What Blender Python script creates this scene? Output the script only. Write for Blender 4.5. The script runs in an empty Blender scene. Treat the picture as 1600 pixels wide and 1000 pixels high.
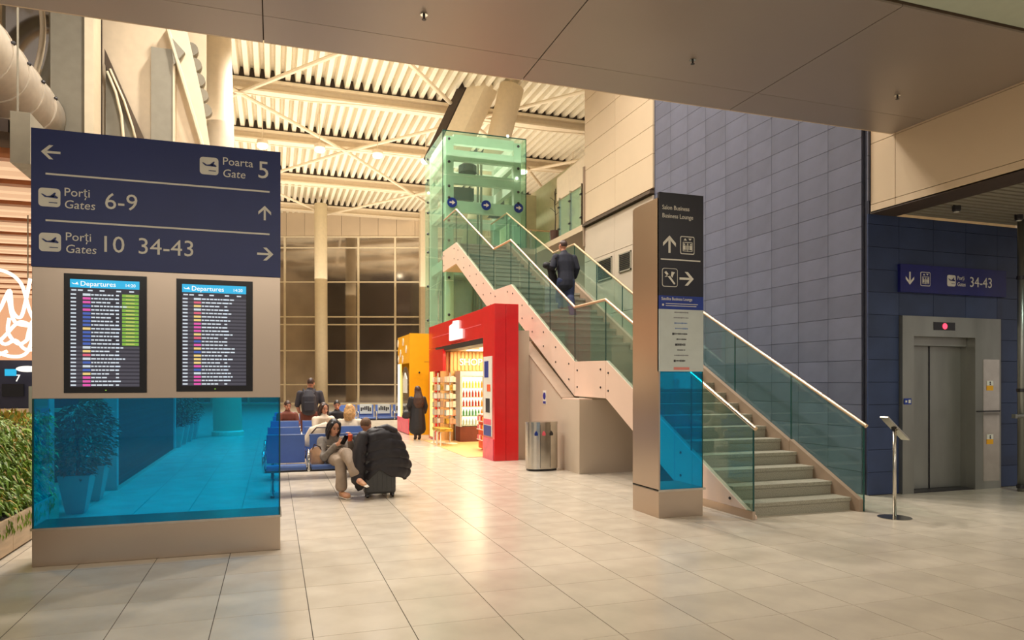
import bpy, bmesh, math, random
from mathutils import Vector, Matrix, Quaternion
random.seed(7)
PI = math.pi
S = bpy.context.scene
COL = S.collection

# ------------------------------------------------------------------ camera, world, lights, exposure
cam = bpy.data.objects.new('camera', bpy.data.cameras.new('camera'))
COL.objects.link(cam)
cam.location = (0, 0, 1.65)
cam.rotation_euler = (PI/2, 0, -math.atan(372/1100))
cam.data.sensor_width = 36
cam.data.lens = 36*1100/1600
cam.data.shift_y = 97/1600
cam.data.clip_end = 300
S.camera = cam
S.view_settings.view_transform = 'Standard'
S.view_settings.look = 'None'
S.view_settings.gamma = 1
S.view_settings.use_curve_mapping = False
S.view_settings.exposure = 0.0

world = bpy.data.worlds.new('world')
S.world = world
world.use_nodes = True
wb = world.node_tree.nodes['Background']
wb.inputs[0].default_value = (1.0, 0.88, 0.78, 1)
wb.inputs[1].default_value = 0.42

def area(name, loc, size, power, color, rot=(0, 0, 0), spread=PI):
    l = bpy.data.lights.new(name, 'AREA')
    l.shape = 'RECTANGLE'; l.size, l.size_y = size
    l.energy = power; l.color = color; l.spread = spread
    o = bpy.data.objects.new(name, l); COL.objects.link(o)
    o.location = loc; o.rotation_euler = rot
    return o
def spot(name, loc, power, color, angle=2.4, r=0.15, rot=(0, 0, 0), blend=.8):
    l = bpy.data.lights.new(name, 'SPOT')
    l.energy = power; l.color = color; l.spot_size = angle; l.spot_blend = blend; l.shadow_soft_size = r
    o = bpy.data.objects.new(name, l); COL.objects.link(o)
    o.location = loc; o.rotation_euler = rot
    return o
WARM = (1.0, .90, .76); NEUT = (1.0, .93, .84)
# uplights washing the underside of the hall roof
area('roof_uplight', (3.0, 40, 8.6), (18, 22), 2400, WARM, (PI, 0, 0))
area('roof_uplight', (3.0, 24, 9.6), (16, 8), 700, WARM, (PI, 0, 0))
# high downlights of the hall
for (x, y) in ((-0.5, 34.3), (2.0, 34), (4.7, 34), (7.1, 34.1), (12.2, 34.2), (15.4, 35.2)):
    spot('hall_down_spot', (x, y, 12.2), 2000, NEUT, 2.6, .2)
for (x, y) in ((0, 14), (3.4, 13), (3, 19.5), (0.5, 24), (4.5, 26), (6.3, 12)):
    spot('hall_down_spot', (x, y, 12.8), 2100, NEUT, 2.2, .25)
for (x, y) in ((-1.3, 10.6), (-1.2, 18.5)):
    spot('hall_down_spot', (x, y, 12.8), 2100, (1.0, .94, .86), 2.2, .25)  # two spots added to brighten the floor seen through the cyan glass
# unseen area lights added overhead to fill the dim foreground
area('foreground_fill', (1.5, -2.5, 5.0), (12, 4), 720, (1.0, .90, .78))
area('foreground_fill', (6.5, 2.0, 5.0), (3, 2), 60, (1.0, .88, .72))
area('upper_left_fill', (-2.6, 7.9, 6.25), (5, .5), 130, WARM, (math.radians(115), 0, 0))  # out-of-view lamp added to brighten the upper left walls and duct
area('shop_fill', (-7.5, 13, 4.2), (6, 6), 260, (1.0, .72, .48))  # warm lamp added to brighten shop surfaces mirrored in the totem
spot('shop_spot', (-3.4, 9.0, 4.4), 160, (1.0, .86, .62), 2.4, .15)
spot('recess_light', (10.2, 5.8, 3.9), 110, (.75, .95, .85), 2.6, .1)

# ------------------------------------------------------------------ mesh helpers
ORG = {}
def V(*a): return Vector(a)
class MB:
    def __init__(s): s.v = []; s.f = []; s.m = []
    def face(s, pts, m=0):
        n = len(s.v); s.v += [tuple(p) for p in pts]; s.f.append(tuple(range(n, n+len(pts)))); s.m.append(m)
    def box(s, a, b, m=0):
        x0, x1 = sorted((a[0], b[0])); y0, y1 = sorted((a[1], b[1])); z0, z1 = sorted((a[2], b[2]))
        n = len(s.v)
        s.v += [(x0,y0,z0),(x1,y0,z0),(x1,y1,z0),(x0,y1,z0),(x0,y0,z1),(x1,y0,z1),(x1,y1,z1),(x0,y1,z1)]
        for q in ((0,3,2,1),(4,5,6,7),(0,1,5,4),(1,2,6,5),(2,3,7,6),(3,0,4,7)):
            s.f.append(tuple(n+i for i in q)); s.m.append(m)
        return s
    def prism(s, poly, axis, a, b, m=0):
        """poly: 2D points; axis: extrusion axis 0,1,2; a..b range"""
        def P(p, t):
            if axis == 0: return (t, p[0], p[1])
            if axis == 1: return (p[0], t, p[1])
            return (p[0], p[1], t)
        n = len(s.v); k = len(poly)
        s.v += [P(p, a) for p in poly] + [P(p, b) for p in poly]
        s.f.append(tuple(n+i for i in range(k))); s.m.append(m)
        s.f.append(tuple(n+k+i for i in reversed(range(k)))); s.m.append(m)
        for i in range(k):
            j = (i+1) % k
            s.f.append((n+i, n+k+i, n+k+j, n+j)); s.m.append(m)
        return s
    def loft(s, pts, radii, n=12, side=None, m=0, cap=True, round_=True):
        """tube through pts; radii scalar or (r_side, r_other); side = reference direction of the first radius"""
        pts = [Vector(p) for p in pts]
        rr = [(r, r) if not isinstance(r, (tuple, list)) else r for r in radii]
        if round_:
            t0 = (pts[1]-pts[0]).normalized(); t1 = (pts[-1]-pts[-2]).normalized()
            r0 = min(rr[0]); r1 = min(rr[-1])
            pts = [pts[0]-t0*r0*.85, pts[0]-t0*r0*.5] + pts + [pts[-1]+t1*r1*.5, pts[-1]+t1*r1*.85]
            rr = [(rr[0][0]*.35, rr[0][1]*.35), (rr[0][0]*.84, rr[0][1]*.84)] + rr + [(rr[-1][0]*.84, rr[-1][1]*.84), (rr[-1][0]*.35, rr[-1][1]*.35)]
        base = len(s.v); k = len(pts)
        ref = Vector(side) if side is not None else None
        u = None
        for i, p in enumerate(pts):
            if i == 0: t = pts[1]-pts[0]
            elif i == k-1: t = pts[-1]-pts[-2]
            else: t = (pts[i+1]-pts[i]).normalized()+(pts[i]-pts[i-1]).normalized()
            t = t.normalized() if t.length > 1e-9 else Vector((0, 0, 1))
            if ref is not None: uu = ref-t*ref.dot(t)
            elif u is not None: uu = u-t*u.dot(t)
            else:
                g = Vector((1, 0, 0)) if abs(t.x) < .8 else Vector((0, 1, 0)); uu = g-t*g.dot(t)
            if uu.length < 1e-6: uu = t.orthogonal()
            u = uu.normalized(); w = t.cross(u)
            for j in range(n):
                a = 2*PI*j/n
                q = p+u*(math.cos(a)*rr[i][0])+w*(math.sin(a)*rr[i][1])
                s.v.append(tuple(q))
        for i in range(k-1):
            for j in range(n):
                a = base+i*n+j; b = base+i*n+(j+1) % n
                s.f.append((a, b, b+n, a+n)); s.m.append(m)
        if cap:
            s.f.append(tuple(base+j for j in reversed(range(n)))); s.m.append(m)
            s.f.append(tuple(base+(k-1)*n+j for j in range(n))); s.m.append(m)
        return s
    def tube(s, a, b, r, n=10, m=0): return s.loft([a, b], [r, r], n, m=m, round_=False)
    def path(s, pts, r, n=8, m=0): return s.loft(pts, [r]*len(pts), n, m=m, round_=False)
    def ball(s, c, r, nu=14, nv=9, m=0, rot=None):
        c = Vector(c); r = (r, r, r) if not isinstance(r, (tuple, list)) else r
        base = len(s.v)
        def P(x, y, z):
            q = Vector((x*r[0], y*r[1], z*r[2]))
            if rot is not None: q = rot @ q
            return tuple(c+q)
        s.v.append(P(0, 0, -1))
        for i in range(1, nv):
            a = -PI/2+PI*i/nv
            for j in range(nu):
                b = 2*PI*j/nu
                s.v.append(P(math.cos(a)*math.cos(b), math.cos(a)*math.sin(b), math.sin(a)))
        s.v.append(P(0, 0, 1)); top = len(s.v)-1
        for j in range(nu):
            s.f.append((base, base+1+(j+1) % nu, base+1+j)); s.m.append(m)
            q = base+1+(nv-2)*nu
            s.f.append((top, q+j, q+(j+1) % nu)); s.m.append(m)
        for i in range(nv-2):
            for j in range(nu):
                a = base+1+i*nu+j; b = base+1+i*nu+(j+1) % nu
                s.f.append((a, b, b+nu, a+nu)); s.m.append(m)
        return s
    def lathe(s, c, prof, n=20, m=0):
        c = Vector(c); base = len(s.v); k = len(prof)
        for (r, z) in prof:
            for j in range(n):
                a = 2*PI*j/n; s.v.append((c.x+r*math.cos(a), c.y+r*math.sin(a), c.z+z))
        for i in range(k-1):
            for j in range(n):
                a = base+i*n+j; b = base+i*n+(j+1) % n
                s.f.append((a, b, b+n, a+n)); s.m.append(m)
        s.f.append(tuple(base+j for j in reversed(range(n)))); s.m.append(m)
        s.f.append(tuple(base+(k-1)*n+j for j in range(n))); s.m.append(m)
        return s
    def mesh(s, name, mats, org=(0, 0, 0), smooth=False):
        me = bpy.data.meshes.new(name)
        ox, oy, oz = org
        me.from_pydata([(x-ox, y-oy, z-oz) for x, y, z in s.v], [], s.f)
        for mt in mats: me.materials.append(mt)
        if len(mats) > 1: me.polygons.foreach_set('material_index', s.m)
        if smooth: me.polygons.foreach_set('use_smooth', [True]*len(s.f))
        me.update()
        return me
    def build(s, name, mat, parent=None, smooth=False, bevel=0, label=None, kind=None, org=None):
        mats = mat if isinstance(mat, (list, tuple)) else [mat]
        o_ = org if org is not None else (ORG.get(parent.name, (0, 0, 0)) if parent else (0, 0, 0))
        me = s.mesh(name, mats, o_, smooth)
        o = bpy.data.objects.new(name, me); COL.objects.link(o)
        if parent: o.parent = parent; ORG[o.name] = o_
        elif org is not None: o.location = org; ORG[o.name] = org
        else: ORG[o.name] = (0, 0, 0)
        if bevel:
            b = o.modifiers.new('bevel', 'BEVEL'); b.width = bevel; b.segments = 2; b.limit_method = 'ANGLE'
        if label: o['label'] = label
        if kind: o['kind'] = kind
        return o
def thing(name, label, cat, loc=(0, 0, 0), group=None):
    o = bpy.data.objects.new(name, None); COL.objects.link(o)
    o.location = loc; o.empty_display_size = .1
    ORG[o.name] = tuple(loc)
    o['label'] = label; o['category'] = cat
    if group: o['group'] = group
    return o
def tag(o, label, cat, group=None, kind=None):
    o['label'] = label; o['category'] = cat
    if group: o['group'] = group
    if kind: o['kind'] = kind
    return o
def struct(o, label=None, cat=None):
    o['kind'] = 'structure'
    if label: o['label'] = label
    if cat: o['category'] = cat
    return o
def dup(o, loc, label=None, rotz=None, group=None):
    r = o.copy(); COL.objects.link(r); r.location = loc
    ORG[r.name] = tuple(loc)
    if rotz is not None: r.rotation_euler = (0, 0, rotz)
    if label: r['label'] = label
    if group: r['group'] = group
    for ch in list(o.children):
        c = ch.copy(); COL.objects.link(c); c.parent = r
        for g in list(ch.children):
            d = g.copy(); COL.objects.link(d); d.parent = c
    return r
def inst(name, me, loc, parent, label=None):
    """a part that shares mesh data; loc in world, parent unrotated"""
    o = bpy.data.objects.new(name, me); COL.objects.link(o); o.parent = parent
    g = ORG.get(parent.name, (0, 0, 0))
    o.location = (loc[0]-g[0], loc[1]-g[1], loc[2]-g[2])
    ORG[o.name] = tuple(loc)
    if label: o['label'] = label
    return o

# ------------------------------------------------------------------ materials
MATS = {}
def srgb(r, g, b):
    f = lambda c: (c/255/12.92) if c/255 <= .04045 else ((c/255+.055)/1.055)**2.4
    return (f(r), f(g), f(b))
def mat(name, color, rough=.5, metal=0, vary=.06, scale=6, bump=0, bscale=40, rnd=0, spec=.5, coat=0, stretch=None, rvary=0):
    if name in MATS: return MATS[name]
    m = bpy.data.materials.new(name); m.use_nodes = True; MATS[name] = m
    nt = m.node_tree; N = nt.nodes; L = nt.links
    p = N['Principled BSDF']
    p.inputs['Roughness'].default_value = rough
    p.inputs['Metallic'].default_value = metal
    p.inputs['Specular IOR Level'].default_value = spec
    if coat: p.inputs['Coat Weight'].default_value = coat; p.inputs['Coat Roughness'].default_value = .05
    tc = N.new('ShaderNodeTexCoord'); mp = N.new('ShaderNodeMapping')
    L.new(tc.outputs['Object'], mp.inputs[0])
    if stretch: mp.inputs['Scale'].default_value = stretch
    no = N.new('ShaderNodeTexNoise'); no.inputs['Scale'].default_value = scale; no.inputs['Detail'].default_value = 5
    L.new(mp.outputs[0], no.inputs['Vector'])
    hs = N.new('ShaderNodeHueSaturation'); hs.inputs['Color'].default_value = (*color, 1)
    mr = N.new('ShaderNodeMapRange'); mr.inputs[1].default_value = .3; mr.inputs[2].default_value = .7
    mr.inputs[3].default_value = 1-vary*2; mr.inputs[4].default_value = 1+vary*2
    L.new(no.outputs[0], mr.inputs[0])
    val = mr.outputs[0]
    if rnd:
        oi = N.new('ShaderNodeObjectInfo'); r2 = N.new('ShaderNodeMapRange')
        r2.inputs[3].default_value = 1-rnd; r2.inputs[4].default_value = 1+rnd
        L.new(oi.outputs['Random'], r2.inputs[0])
        mu = N.new('ShaderNodeMath'); mu.operation = 'MULTIPLY'
        L.new(val, mu.inputs[0]); L.new(r2.outputs[0], mu.inputs[1]); val = mu.outputs[0]
    L.new(val, hs.inputs['Value']); L.new(hs.outputs[0], p.inputs['Base Color'])
    if rvary:
        r3 = N.new('ShaderNodeMapRange'); r3.inputs[1].default_value = .3; r3.inputs[2].default_value = .7
        r3.inputs[3].default_value = rough-rvary; r3.inputs[4].default_value = rough+rvary
        L.new(no.outputs[0], r3.inputs[0]); L.new(r3.outputs[0], p.inputs['Roughness'])
    if bump:
        n2 = N.new('ShaderNodeTexNoise'); n2.inputs['Scale'].default_value = bscale; n2.inputs['Detail'].default_value = 3
        L.new(mp.outputs[0], n2.inputs['Vector'])
        b = N.new('ShaderNodeBump'); b.inputs['Strength'].default_value = bump; b.inputs['Distance'].default_value = .01
        L.new(n2.outputs[0], b.inputs['Height']); L.new(b.outputs[0], p.inputs['Normal'])
    return m
def emit(name, color, strength=1):
    if name in MATS: return MATS[name]
    m = bpy.data.materials.new(name); m.use_nodes = True; MATS[name] = m
    p = m.node_tree.nodes['Principled BSDF']
    p.inputs['Base Color'].default_value = (*[c*.3 for c in color], 1)
    p.inputs['Emission Color'].default_value = (*color, 1); p.inputs['Emission Strength'].default_value = strength
    p.inputs['Roughness'].default_value = .3
    return m
def glass(name, tint, refl=1.0, rough=.0, haze=0, hazecol=(1, 1, 1)):
    """thin pane: tinted straight-through light plus Fresnel reflection, and a little body colour"""
    if name in MATS: return MATS[name]
    m = bpy.data.materials.new(name); m.use_nodes = True; MATS[name] = m
    nt = m.node_tree; N = nt.nodes; L = nt.links
    N.remove(N['Principled BSDF']); out = N['Material Output']
    tr = N.new('ShaderNodeBsdfTransparent'); tr.inputs[0].default_value = (*tint, 1)
    body = tr.outputs[0]
    if haze:
        df = N.new('ShaderNodeBsdfDiffuse'); df.inputs[0].default_value = (*hazecol, 1)
        mx = N.new('ShaderNodeMixShader'); mx.inputs[0].default_value = haze
        L.new(tr.outputs[0], mx.inputs[1]); L.new(df.outputs[0], mx.inputs[2]); body = mx.outputs[0]
    gl = N.new('ShaderNodeBsdfGlossy'); gl.inputs['Roughness'].default_value = rough
    fr = N.new('ShaderNodeFresnel')
    gm = N.new('ShaderNodeNewGeometry'); ior = N.new('ShaderNodeMapRange')       # same reflectance on both faces of the sheet
    ior.inputs[3].default_value = 1.5; ior.inputs[4].default_value = 1/1.5
    L.new(gm.outputs['Backfacing'], ior.inputs[0]); L.new(ior.outputs[0], fr.inputs[0])
    mu = N.new('ShaderNodeMath'); mu.operation = 'MULTIPLY'; mu.inputs[1].default_value = refl
    L.new(fr.outputs[0], mu.inputs[0])
    m2 = N.new('ShaderNodeMixShader')
    L.new(mu.outputs[0], m2.inputs[0]); L.new(body, m2.inputs[1]); L.new(gl.outputs[0], m2.inputs[2])
    L.new(m2.outputs[0], out.inputs[0])
    return m

M = dict(
 tile=mat('floor_tile_stone', srgb(196, 184, 166), .23, vary=.03, scale=3, rnd=.03, rvary=.04, spec=.5),
 grout=mat('floor_grout', srgb(72, 62, 52), .8),
 steel=mat('brushed_steel', srgb(198, 180, 162), .30, 1, vary=.006, scale=1.2, bump=.25, bscale=2.2, stretch=(1, 1, .5)),
 steel_v=mat('steel_polished', srgb(200, 195, 185), .22, 1, vary=.04),
 steel_dk=mat('lift_door_steel', srgb(150, 150, 144), .34, .75, vary=.08, scale=2, stretch=(1, 1, .3), bump=.03, bscale=2),
 blue=mat('sign_blue', srgb(30, 44, 104), .38, vary=.03, scale=2),
 navy=mat('sign_navy_black', srgb(22, 25, 40), .35, vary=.04, scale=2),
 blue2=mat('sign_bright_blue', srgb(22, 52, 140), .38),
 signdk=mat('sign_lift_blue', srgb(22, 26, 105), .4),
 white=mat('sign_white', srgb(225, 222, 210), .5, vary=.02),
 panelw=mat('panel_greywhite', srgb(192, 200, 196), .4, vary=.02),
 black=mat('bezel_black', srgb(16, 15, 20), .25, vary=.02),
 wtile=mat('wall_tile_slate_blue', srgb(98, 101, 118), .46, vary=.07, scale=2.2, rnd=.09, bump=.06, bscale=25),
 wtile_shade=mat('wall_tile_recess_shade', srgb(48, 62, 96), .45, vary=.09, scale=2.2, rnd=.09, bump=.06, bscale=25),  # same slate tile, the recess shade mixed into a darker blue
 wjoint=mat('wall_joint', srgb(52, 54, 68), .8),
 beige=mat('beige_cladding', srgb(212, 190, 160), .4, vary=.015, scale=1.2, rnd=.02),
 beigej=mat('cladding_joint', srgb(90, 75, 60), .8),
 soffit=mat('soffit_metal', srgb(158, 146, 136), .36, .3, vary=.02, scale=.6, rnd=.03),
 pale=mat('pale_green_ceiling', srgb(176, 184, 166), .5, vary=.02),
 roof=mat('roof_deck_cream', srgb(236, 225, 200), .55, vary=.02),
 roofdk=mat('roof_dark_brown', srgb(70, 58, 48), .8),
 beam=mat('roof_steel_cream', srgb(228, 210, 180), .45, vary=.02),
 lit=mat('wall_white_warm', srgb(228, 208, 178), .55, vary=.02),
 grey=mat('wall_grey', srgb(150, 143, 126), .55, vary=.03),
 darkglass=mat('night_glass', srgb(185, 176, 166), .07, .9, vary=.1, scale=.5),
 mull=mat('mullion_cream', srgb(232, 216, 184), .45, vary=.02),
 string=mat('stringer_pinkwhite', srgb(224, 196, 176), .35, vary=.015, scale=1),
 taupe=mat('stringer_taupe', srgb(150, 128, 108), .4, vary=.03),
 ubox=mat('understair_panel', srgb(196, 180, 160), .5, vary=.02, scale=1),
 granite=mat('granite_step', srgb(150, 146, 130), .5, vary=.16, scale=90, bump=.05, bscale=80),
 rail=mat('handrail_brass_steel', srgb(222, 196, 165), .4, 1, vary=.02),
 gstair=glass('balustrade_glass', (.80, .92, .88), .8, haze=.05, hazecol=(.25, .5, .45)),
 glift=glass('lift_shaft_glass', (.84, .97, .90), .6, haze=.10, hazecol=(.62, .92, .76)),
 gcyan=glass('cyan_glass', (.12, .81, 1.0), .6, haze=.05, hazecol=(.0, .5, .85)),
 gclear=glass('clear_glass', (.9, .95, .92), 1),
 edge=mat('glass_edge_green', srgb(14, 70, 66), .2, vary=.02),
 liftw=mat('lift_frame_white', srgb(222, 228, 212), .45, vary=.02),
 red=mat('kiosk_red', srgb(214, 20, 28), .22, vary=.02, coat=.3),
 yellow=mat('kiosk_yellow', srgb(240, 172, 16), .4, vary=.02),
 pink=mat('kiosk_pink', srgb(226, 92, 110), .4),
 wood=mat('wood_slat', srgb(214, 170, 110), .45, vary=.12, scale=4, stretch=(12, 12, .6)),
 planter=mat('planter_wood', srgb(186, 160, 128), .5, vary=.08, scale=3, stretch=(1, 1, 8)),
 leaf=mat('leaf_green', srgb(128, 158, 44), .5, vary=.3, scale=7, rnd=.1),
 leafy=mat('leaf_yellow', srgb(176, 140, 44), .5, vary=.25, scale=9),
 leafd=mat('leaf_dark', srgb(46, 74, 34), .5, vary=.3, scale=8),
 soil=mat('soil_dark', srgb(40, 30, 24), .9, vary=.2),
 pot=mat('pot_greywhite', srgb(176, 176, 168), .45, vary=.03),
 seatb=mat('seat_blue', srgb(66, 96, 160), .38, vary=.04),
 seatbl=mat('seat_blue_piping', srgb(120, 142, 190), .4),
 chrome=mat('chrome', srgb(210, 210, 205), .15, 1, vary=.02),
 dkmetal=mat('dark_metal', srgb(60, 58, 60), .4, .6),
 skin=mat('skin', srgb(206, 150, 120), .5, vary=.05, scale=12),
 skin2=mat('skin_tan', srgb(190, 132, 104), .5, vary=.05, scale=12),
 hairk=mat('hair_black', srgb(28, 20, 20), .45, vary=.2, scale=40, stretch=(1, 1, .2)),
 hairs=mat('hair_short_brown', srgb(112, 84, 64), .7, vary=.12, scale=60),
 hairb=mat('hair_blonde', srgb(196, 150, 96), .5, vary=.2, scale=40),
 hairg=mat('hair_dark_brown', srgb(58, 36, 28), .5, vary=.2, scale=40),
 knit=mat('jumper_grey', srgb(128, 120, 112), .85, vary=.1, scale=20, bump=.2, bscale=90),
 trs=mat('trousers_greige', srgb(158, 140, 122), .85, vary=.06, scale=12, bump=.2, bscale=14),
 shoe=mat('shoe_tan', srgb(196, 146, 108), .6), sole=mat('shoe_sole', srgb(226, 216, 200), .6),
 navyc=mat('shirt_navy', srgb(26, 28, 42), .8, vary=.1, scale=10, bump=.3, bscale=10),
 jeans=mat('jeans_navy', srgb(34, 44, 76), .8, vary=.1, scale=14, bump=.25, bscale=12),
 coat=mat('coat_black', srgb(22, 20, 24), .65, vary=.1, scale=10, bump=.3, bscale=9),
 puff=mat('puffer_black', srgb(30, 25, 30), .55, vary=.1, scale=8, bump=.35, bscale=16),
 tee=mat('tshirt_charcoal', srgb(58, 54, 60), .85, vary=.08, bump=.2, bscale=12),
 pack=mat('backpack_grey', srgb(46, 44, 52), .75, vary=.08),
 brown=mat('brown_cloth', srgb(110, 58, 44), .8), cream=mat('cream_cloth', srgb(222, 206, 184), .8, vary=.06),
 tanbag=mat('tan_leather', srgb(188, 148, 116), .55, vary=.06), bagcase=mat('suitcase_grey', srgb(62, 62, 62), .45, vary=.04),
 eye=mat('eye_dark', srgb(30, 20, 18), .2), lip=mat('lip', srgb(150, 70, 66), .45),
 phone=mat('phone_dark', srgb(20, 20, 24), .2), orange=mat('orange', srgb(230, 90, 40), .5),
 copper=mat('copper_slat', srgb(170, 110, 72), .35, .6, vary=.1), shopdk=mat('shop_dark', srgb(70, 56, 48), .7),
 duct=mat('duct_metal', srgb(206, 194, 176), .4, .2, vary=.04),
 divider=mat('divider_fabric', srgb(60, 66, 62), .85, vary=.2, scale=40, bump=.4, bscale=60),
)
E_NEON = emit('neon_white', (1.0, .90, .74), 1.7)
E_LAMP = emit('lamp_glow', (1.0, .92, .72), 6)
E_KIOSK = emit('kiosk_light', (1.0, .88, .64), 2.2)
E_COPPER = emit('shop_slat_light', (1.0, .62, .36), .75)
E_BACKLIT = emit('backlit_white', (1.0, .95, .86), 1.1)
E_YLIT = emit('backlit_yellow', (1.0, .84, .26), 1.1)

# ------------------------------------------------------------------ text and glyph helpers
def text(s, size, x, z, y, m, parent, name='lettering', align='LEFT', face='front', depth=.003, sx=1.0, shear=0):
    """letters standing on the plane Y=y and facing the camera side (-Y); x,z = baseline start"""
    c = bpy.data.curves.new(name, 'FONT'); c.body = s; c.size = size; c.align_x = align; c.extrude = depth; c.shear = shear
    c.resolution_u = 3
    o = bpy.data.objects.new(name, c); COL.objects.link(o)
    dg = bpy.context.evaluated_depsgraph_get()
    me = bpy.data.meshes.new_from_object(o.evaluated_get(dg))
    COL.objects.unlink(o); bpy.data.objects.remove(o)
    if face == 'front': R = Matrix.Rotation(PI/2, 4, 'X')
    else: R = Matrix.Rotation(-PI/2, 4, 'Z') @ Matrix.Rotation(PI/2, 4, 'X')     # facing -X
    g = ORG.get(parent.name, (0, 0, 0)) if parent else (0, 0, 0)
    me.transform(Matrix.Translation((x-g[0], y-g[1], z-g[2])) @ R @ Matrix.Diagonal((sx, 1, 1, 1)))
    me.materials.clear(); me.materials.append(m)
    ob = bpy.data.objects.new(name, me); COL.objects.link(ob)
    if parent: ob.parent = parent
    return ob
def glyph(polys, x, z, y, sc, m, parent, name='pictogram', d=.004, rot=0):
    b = MB(); ca, sa = math.cos(rot), math.sin(rot)
    for P in polys: b.prism([(x+(px*ca-pz*sa)*sc, z+(px*sa+pz*ca)*sc) for px, pz in P], 1, y-d, y)
    return b.build(name, m, parent)
ARROW = [[(-.07, -.5), (.07, -.5), (.07, .25), (-.07, .25)], [(0, .5), (-.42, .08), (-.42, -.13), (0, .28)], [(0, .5), (0, .28), (.42, -.13), (.42, .08)]]
def arrow(x, z, y, sc, ang, m, parent): return glyph(ARROW, x, z, y, sc, m, parent, 'arrow', rot=ang)
def rrect(w, h, r, n=4):
    P = []
    for cx, cz, a0 in ((w/2-r, h/2-r, 0), (-w/2+r, h/2-r, PI/2), (-w/2+r, -h/2+r, PI), (w/2-r, -h/2+r, 1.5*PI)):
        for i in range(n+1): P.append((cx+r*math.cos(a0+i*PI/2/n), cz+r*math.sin(a0+i*PI/2/n)))
    return P
PLANE = [[(-.38, .16), (-.30, .17), (-.12, .06), (.28, .12), (.40, .02), (.36, -.04), (.22, -.02), (-.2, .0)],
         [(.02, .06), (.20, .02), (.30, .26), (.24, .27)], [(-.02, -.25), (.36, -.25), (.36, -.29), (-.02, -.29)]]
def plane_icon(x, z, y, w, h, parent, dark):
    glyph([rrect(w, h, .03)], x, z, y, 1, M['white'], parent, 'pictogram_plate')
    glyph(PLANE, x, z, y-.004, w, dark, parent, 'plane_pictogram')
def lift_icon(x, z, y, w, h, parent, fg, bg):
    glyph([rrect(w, h, .02)], x, z, y, 1, fg, parent, 'pictogram_plate')
    glyph([rrect(w*.9, h*.9, .015)], x, z, y-.003, 1, bg, parent, 'pictogram_ground')
    P = [[(-.02, -.42), (.02, -.42), (.02, .12), (-.02, .12)]]
    for k in (-.24, 0, .24):
        P.append([(k-.09, -.30), (k+.09, -.30), (k+.09, -.02), (k-.09, -.02)])
        P.append([(k-.05, .01), (k+.05, .01), (k+.05, .1), (k-.05, .1)])
    P += [[(-.36, .16), (.36, .16), (.36, .2), (-.36, .2)], [(-.36, -.4), (.36, -.4), (.36, -.36), (-.36, -.36)],
          [(-.36, -.4), (-.32, -.4), (-.32, .2), (-.36, .2)], [(.32, -.4), (.36, -.4), (.36, .2), (.32, .2)],
          [(-.3, .3), (-.06, .3), (-.18, .44)], [(.06, .44), (.3, .44), (.18, .3)]]
    glyph(P, x, z, y-.006, min(w, h)*.95, fg, parent, 'lift_pictogram')

# ------------------------------------------------------------------ FLOOR
TX, TY = .637, .59; X0, Y0 = .24, 4.13
b = MB(); b.box((-16, -9, -.1), (24, 60, -.006))
floor = struct(b.build('floor', M['grout']))
_s, _c = math.sin(math.atan(372/1100)), math.cos(math.atan(372/1100))
def in_view(x, y, z=0):
    d = _s*x+_c*y; r = _c*x-_s*y
    if d < .5: return None
    px, py = 800+1100*r/d, 597-1100*(z-1.65)/d
    return (px, py, d)
tb = MB(); tb.box((-TX/2+.003, -TY/2+.0025, -.006), (TX/2-.003, TY/2-.0025, 0))
tile_me = tb.mesh('tile', [M['tile']])
cells = []
rest = MB()
for i in range(-26, 37):
    for j in range(-22, 93):
        cx, cy = X0+(i+.5)*TX, Y0+(j+.5)*TY
        p = in_view(cx, cy)
        near = p and -40 < p[0] < 1640 and p[1] < 1030 and p[2] < 16
        hid = (cx > 8.2 and cy > 8.0) or (5.5 < cx < 7.1 and cy > 7.4) or (cx > 4.4 and 14.9 > cy > 14) or (5.2 < cx < 8.2 and cy > 11.6) or (4.45 < cx < 5 and 7.5 < cy < 8.1) \
            or (-2 < cx < 0 and 7.3 < cy < 7.7) or (cx < -2.4) or (cx < 0.05 and cy > 11)
        if near and not hid: cells.append((p[2], cx, cy))
        else: rest.face([(cx-TX/2+.003, cy-TY/2+.0025, 0), (cx+TX/2-.003, cy-TY/2+.0025, 0), (cx+TX/2-.003, cy+TY/2-.0025, 0), (cx-TX/2+.003, cy+TY/2-.0025, 0)])
cells.sort()
for d, cx, cy in cells[:298]: inst('tile', tile_me, (cx, cy, 0), floor)
for d, cx, cy in cells[298:]:
    rest.face([(cx-TX/2+.003, cy-TY/2+.0025, 0), (cx+TX/2-.003, cy-TY/2+.0025, 0), (cx+TX/2-.003, cy+TY/2-.0025, 0), (cx-TX/2+.003, cy+TY/2-.0025, 0)])
rest.build('tile_field', M['tile'], floor, kind='stuff')

# ------------------------------------------------------------------ RIGHT WALL (blue slate tiles, then beige cladding)
W = 8.16
b = MB(); b.box((W+.02, 8.12, 0), (W+.35, 14.1, 12.5)); b.box((W+.02, 14.1, 0), (W+.35, 17.8, 5.9))
wr = struct(b.build('wall_right', M['wjoint']))
tw, th = .655, .327
tb = MB(); tb.box((W, 0, 0), (W+.02, tw-.006, th-.006)); wt_me = tb.mesh('tile', [M['wtile']])
fld = MB()
n = 0
for i in range(9):
    for k in range(38):
        y, z = 8.14+i*tw, .01+k*th
        q = in_view(W, y+.6, z)
        if k < 29 and n < 280: inst('tile', wt_me, (0, y, z), wr); n += 1
        else: fld.box((W, y, z), (W+.02, y+tw-.006, z+th-.006))
fld.build('tile_field', M['wtile'], wr, kind='stuff')
b = MB(); b.box((W+.05, 14.1, 5.9), (W+.35, 17.8, 12.5))
wr2 = struct(b.build('wall_upper', M['beigej']))
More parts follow.
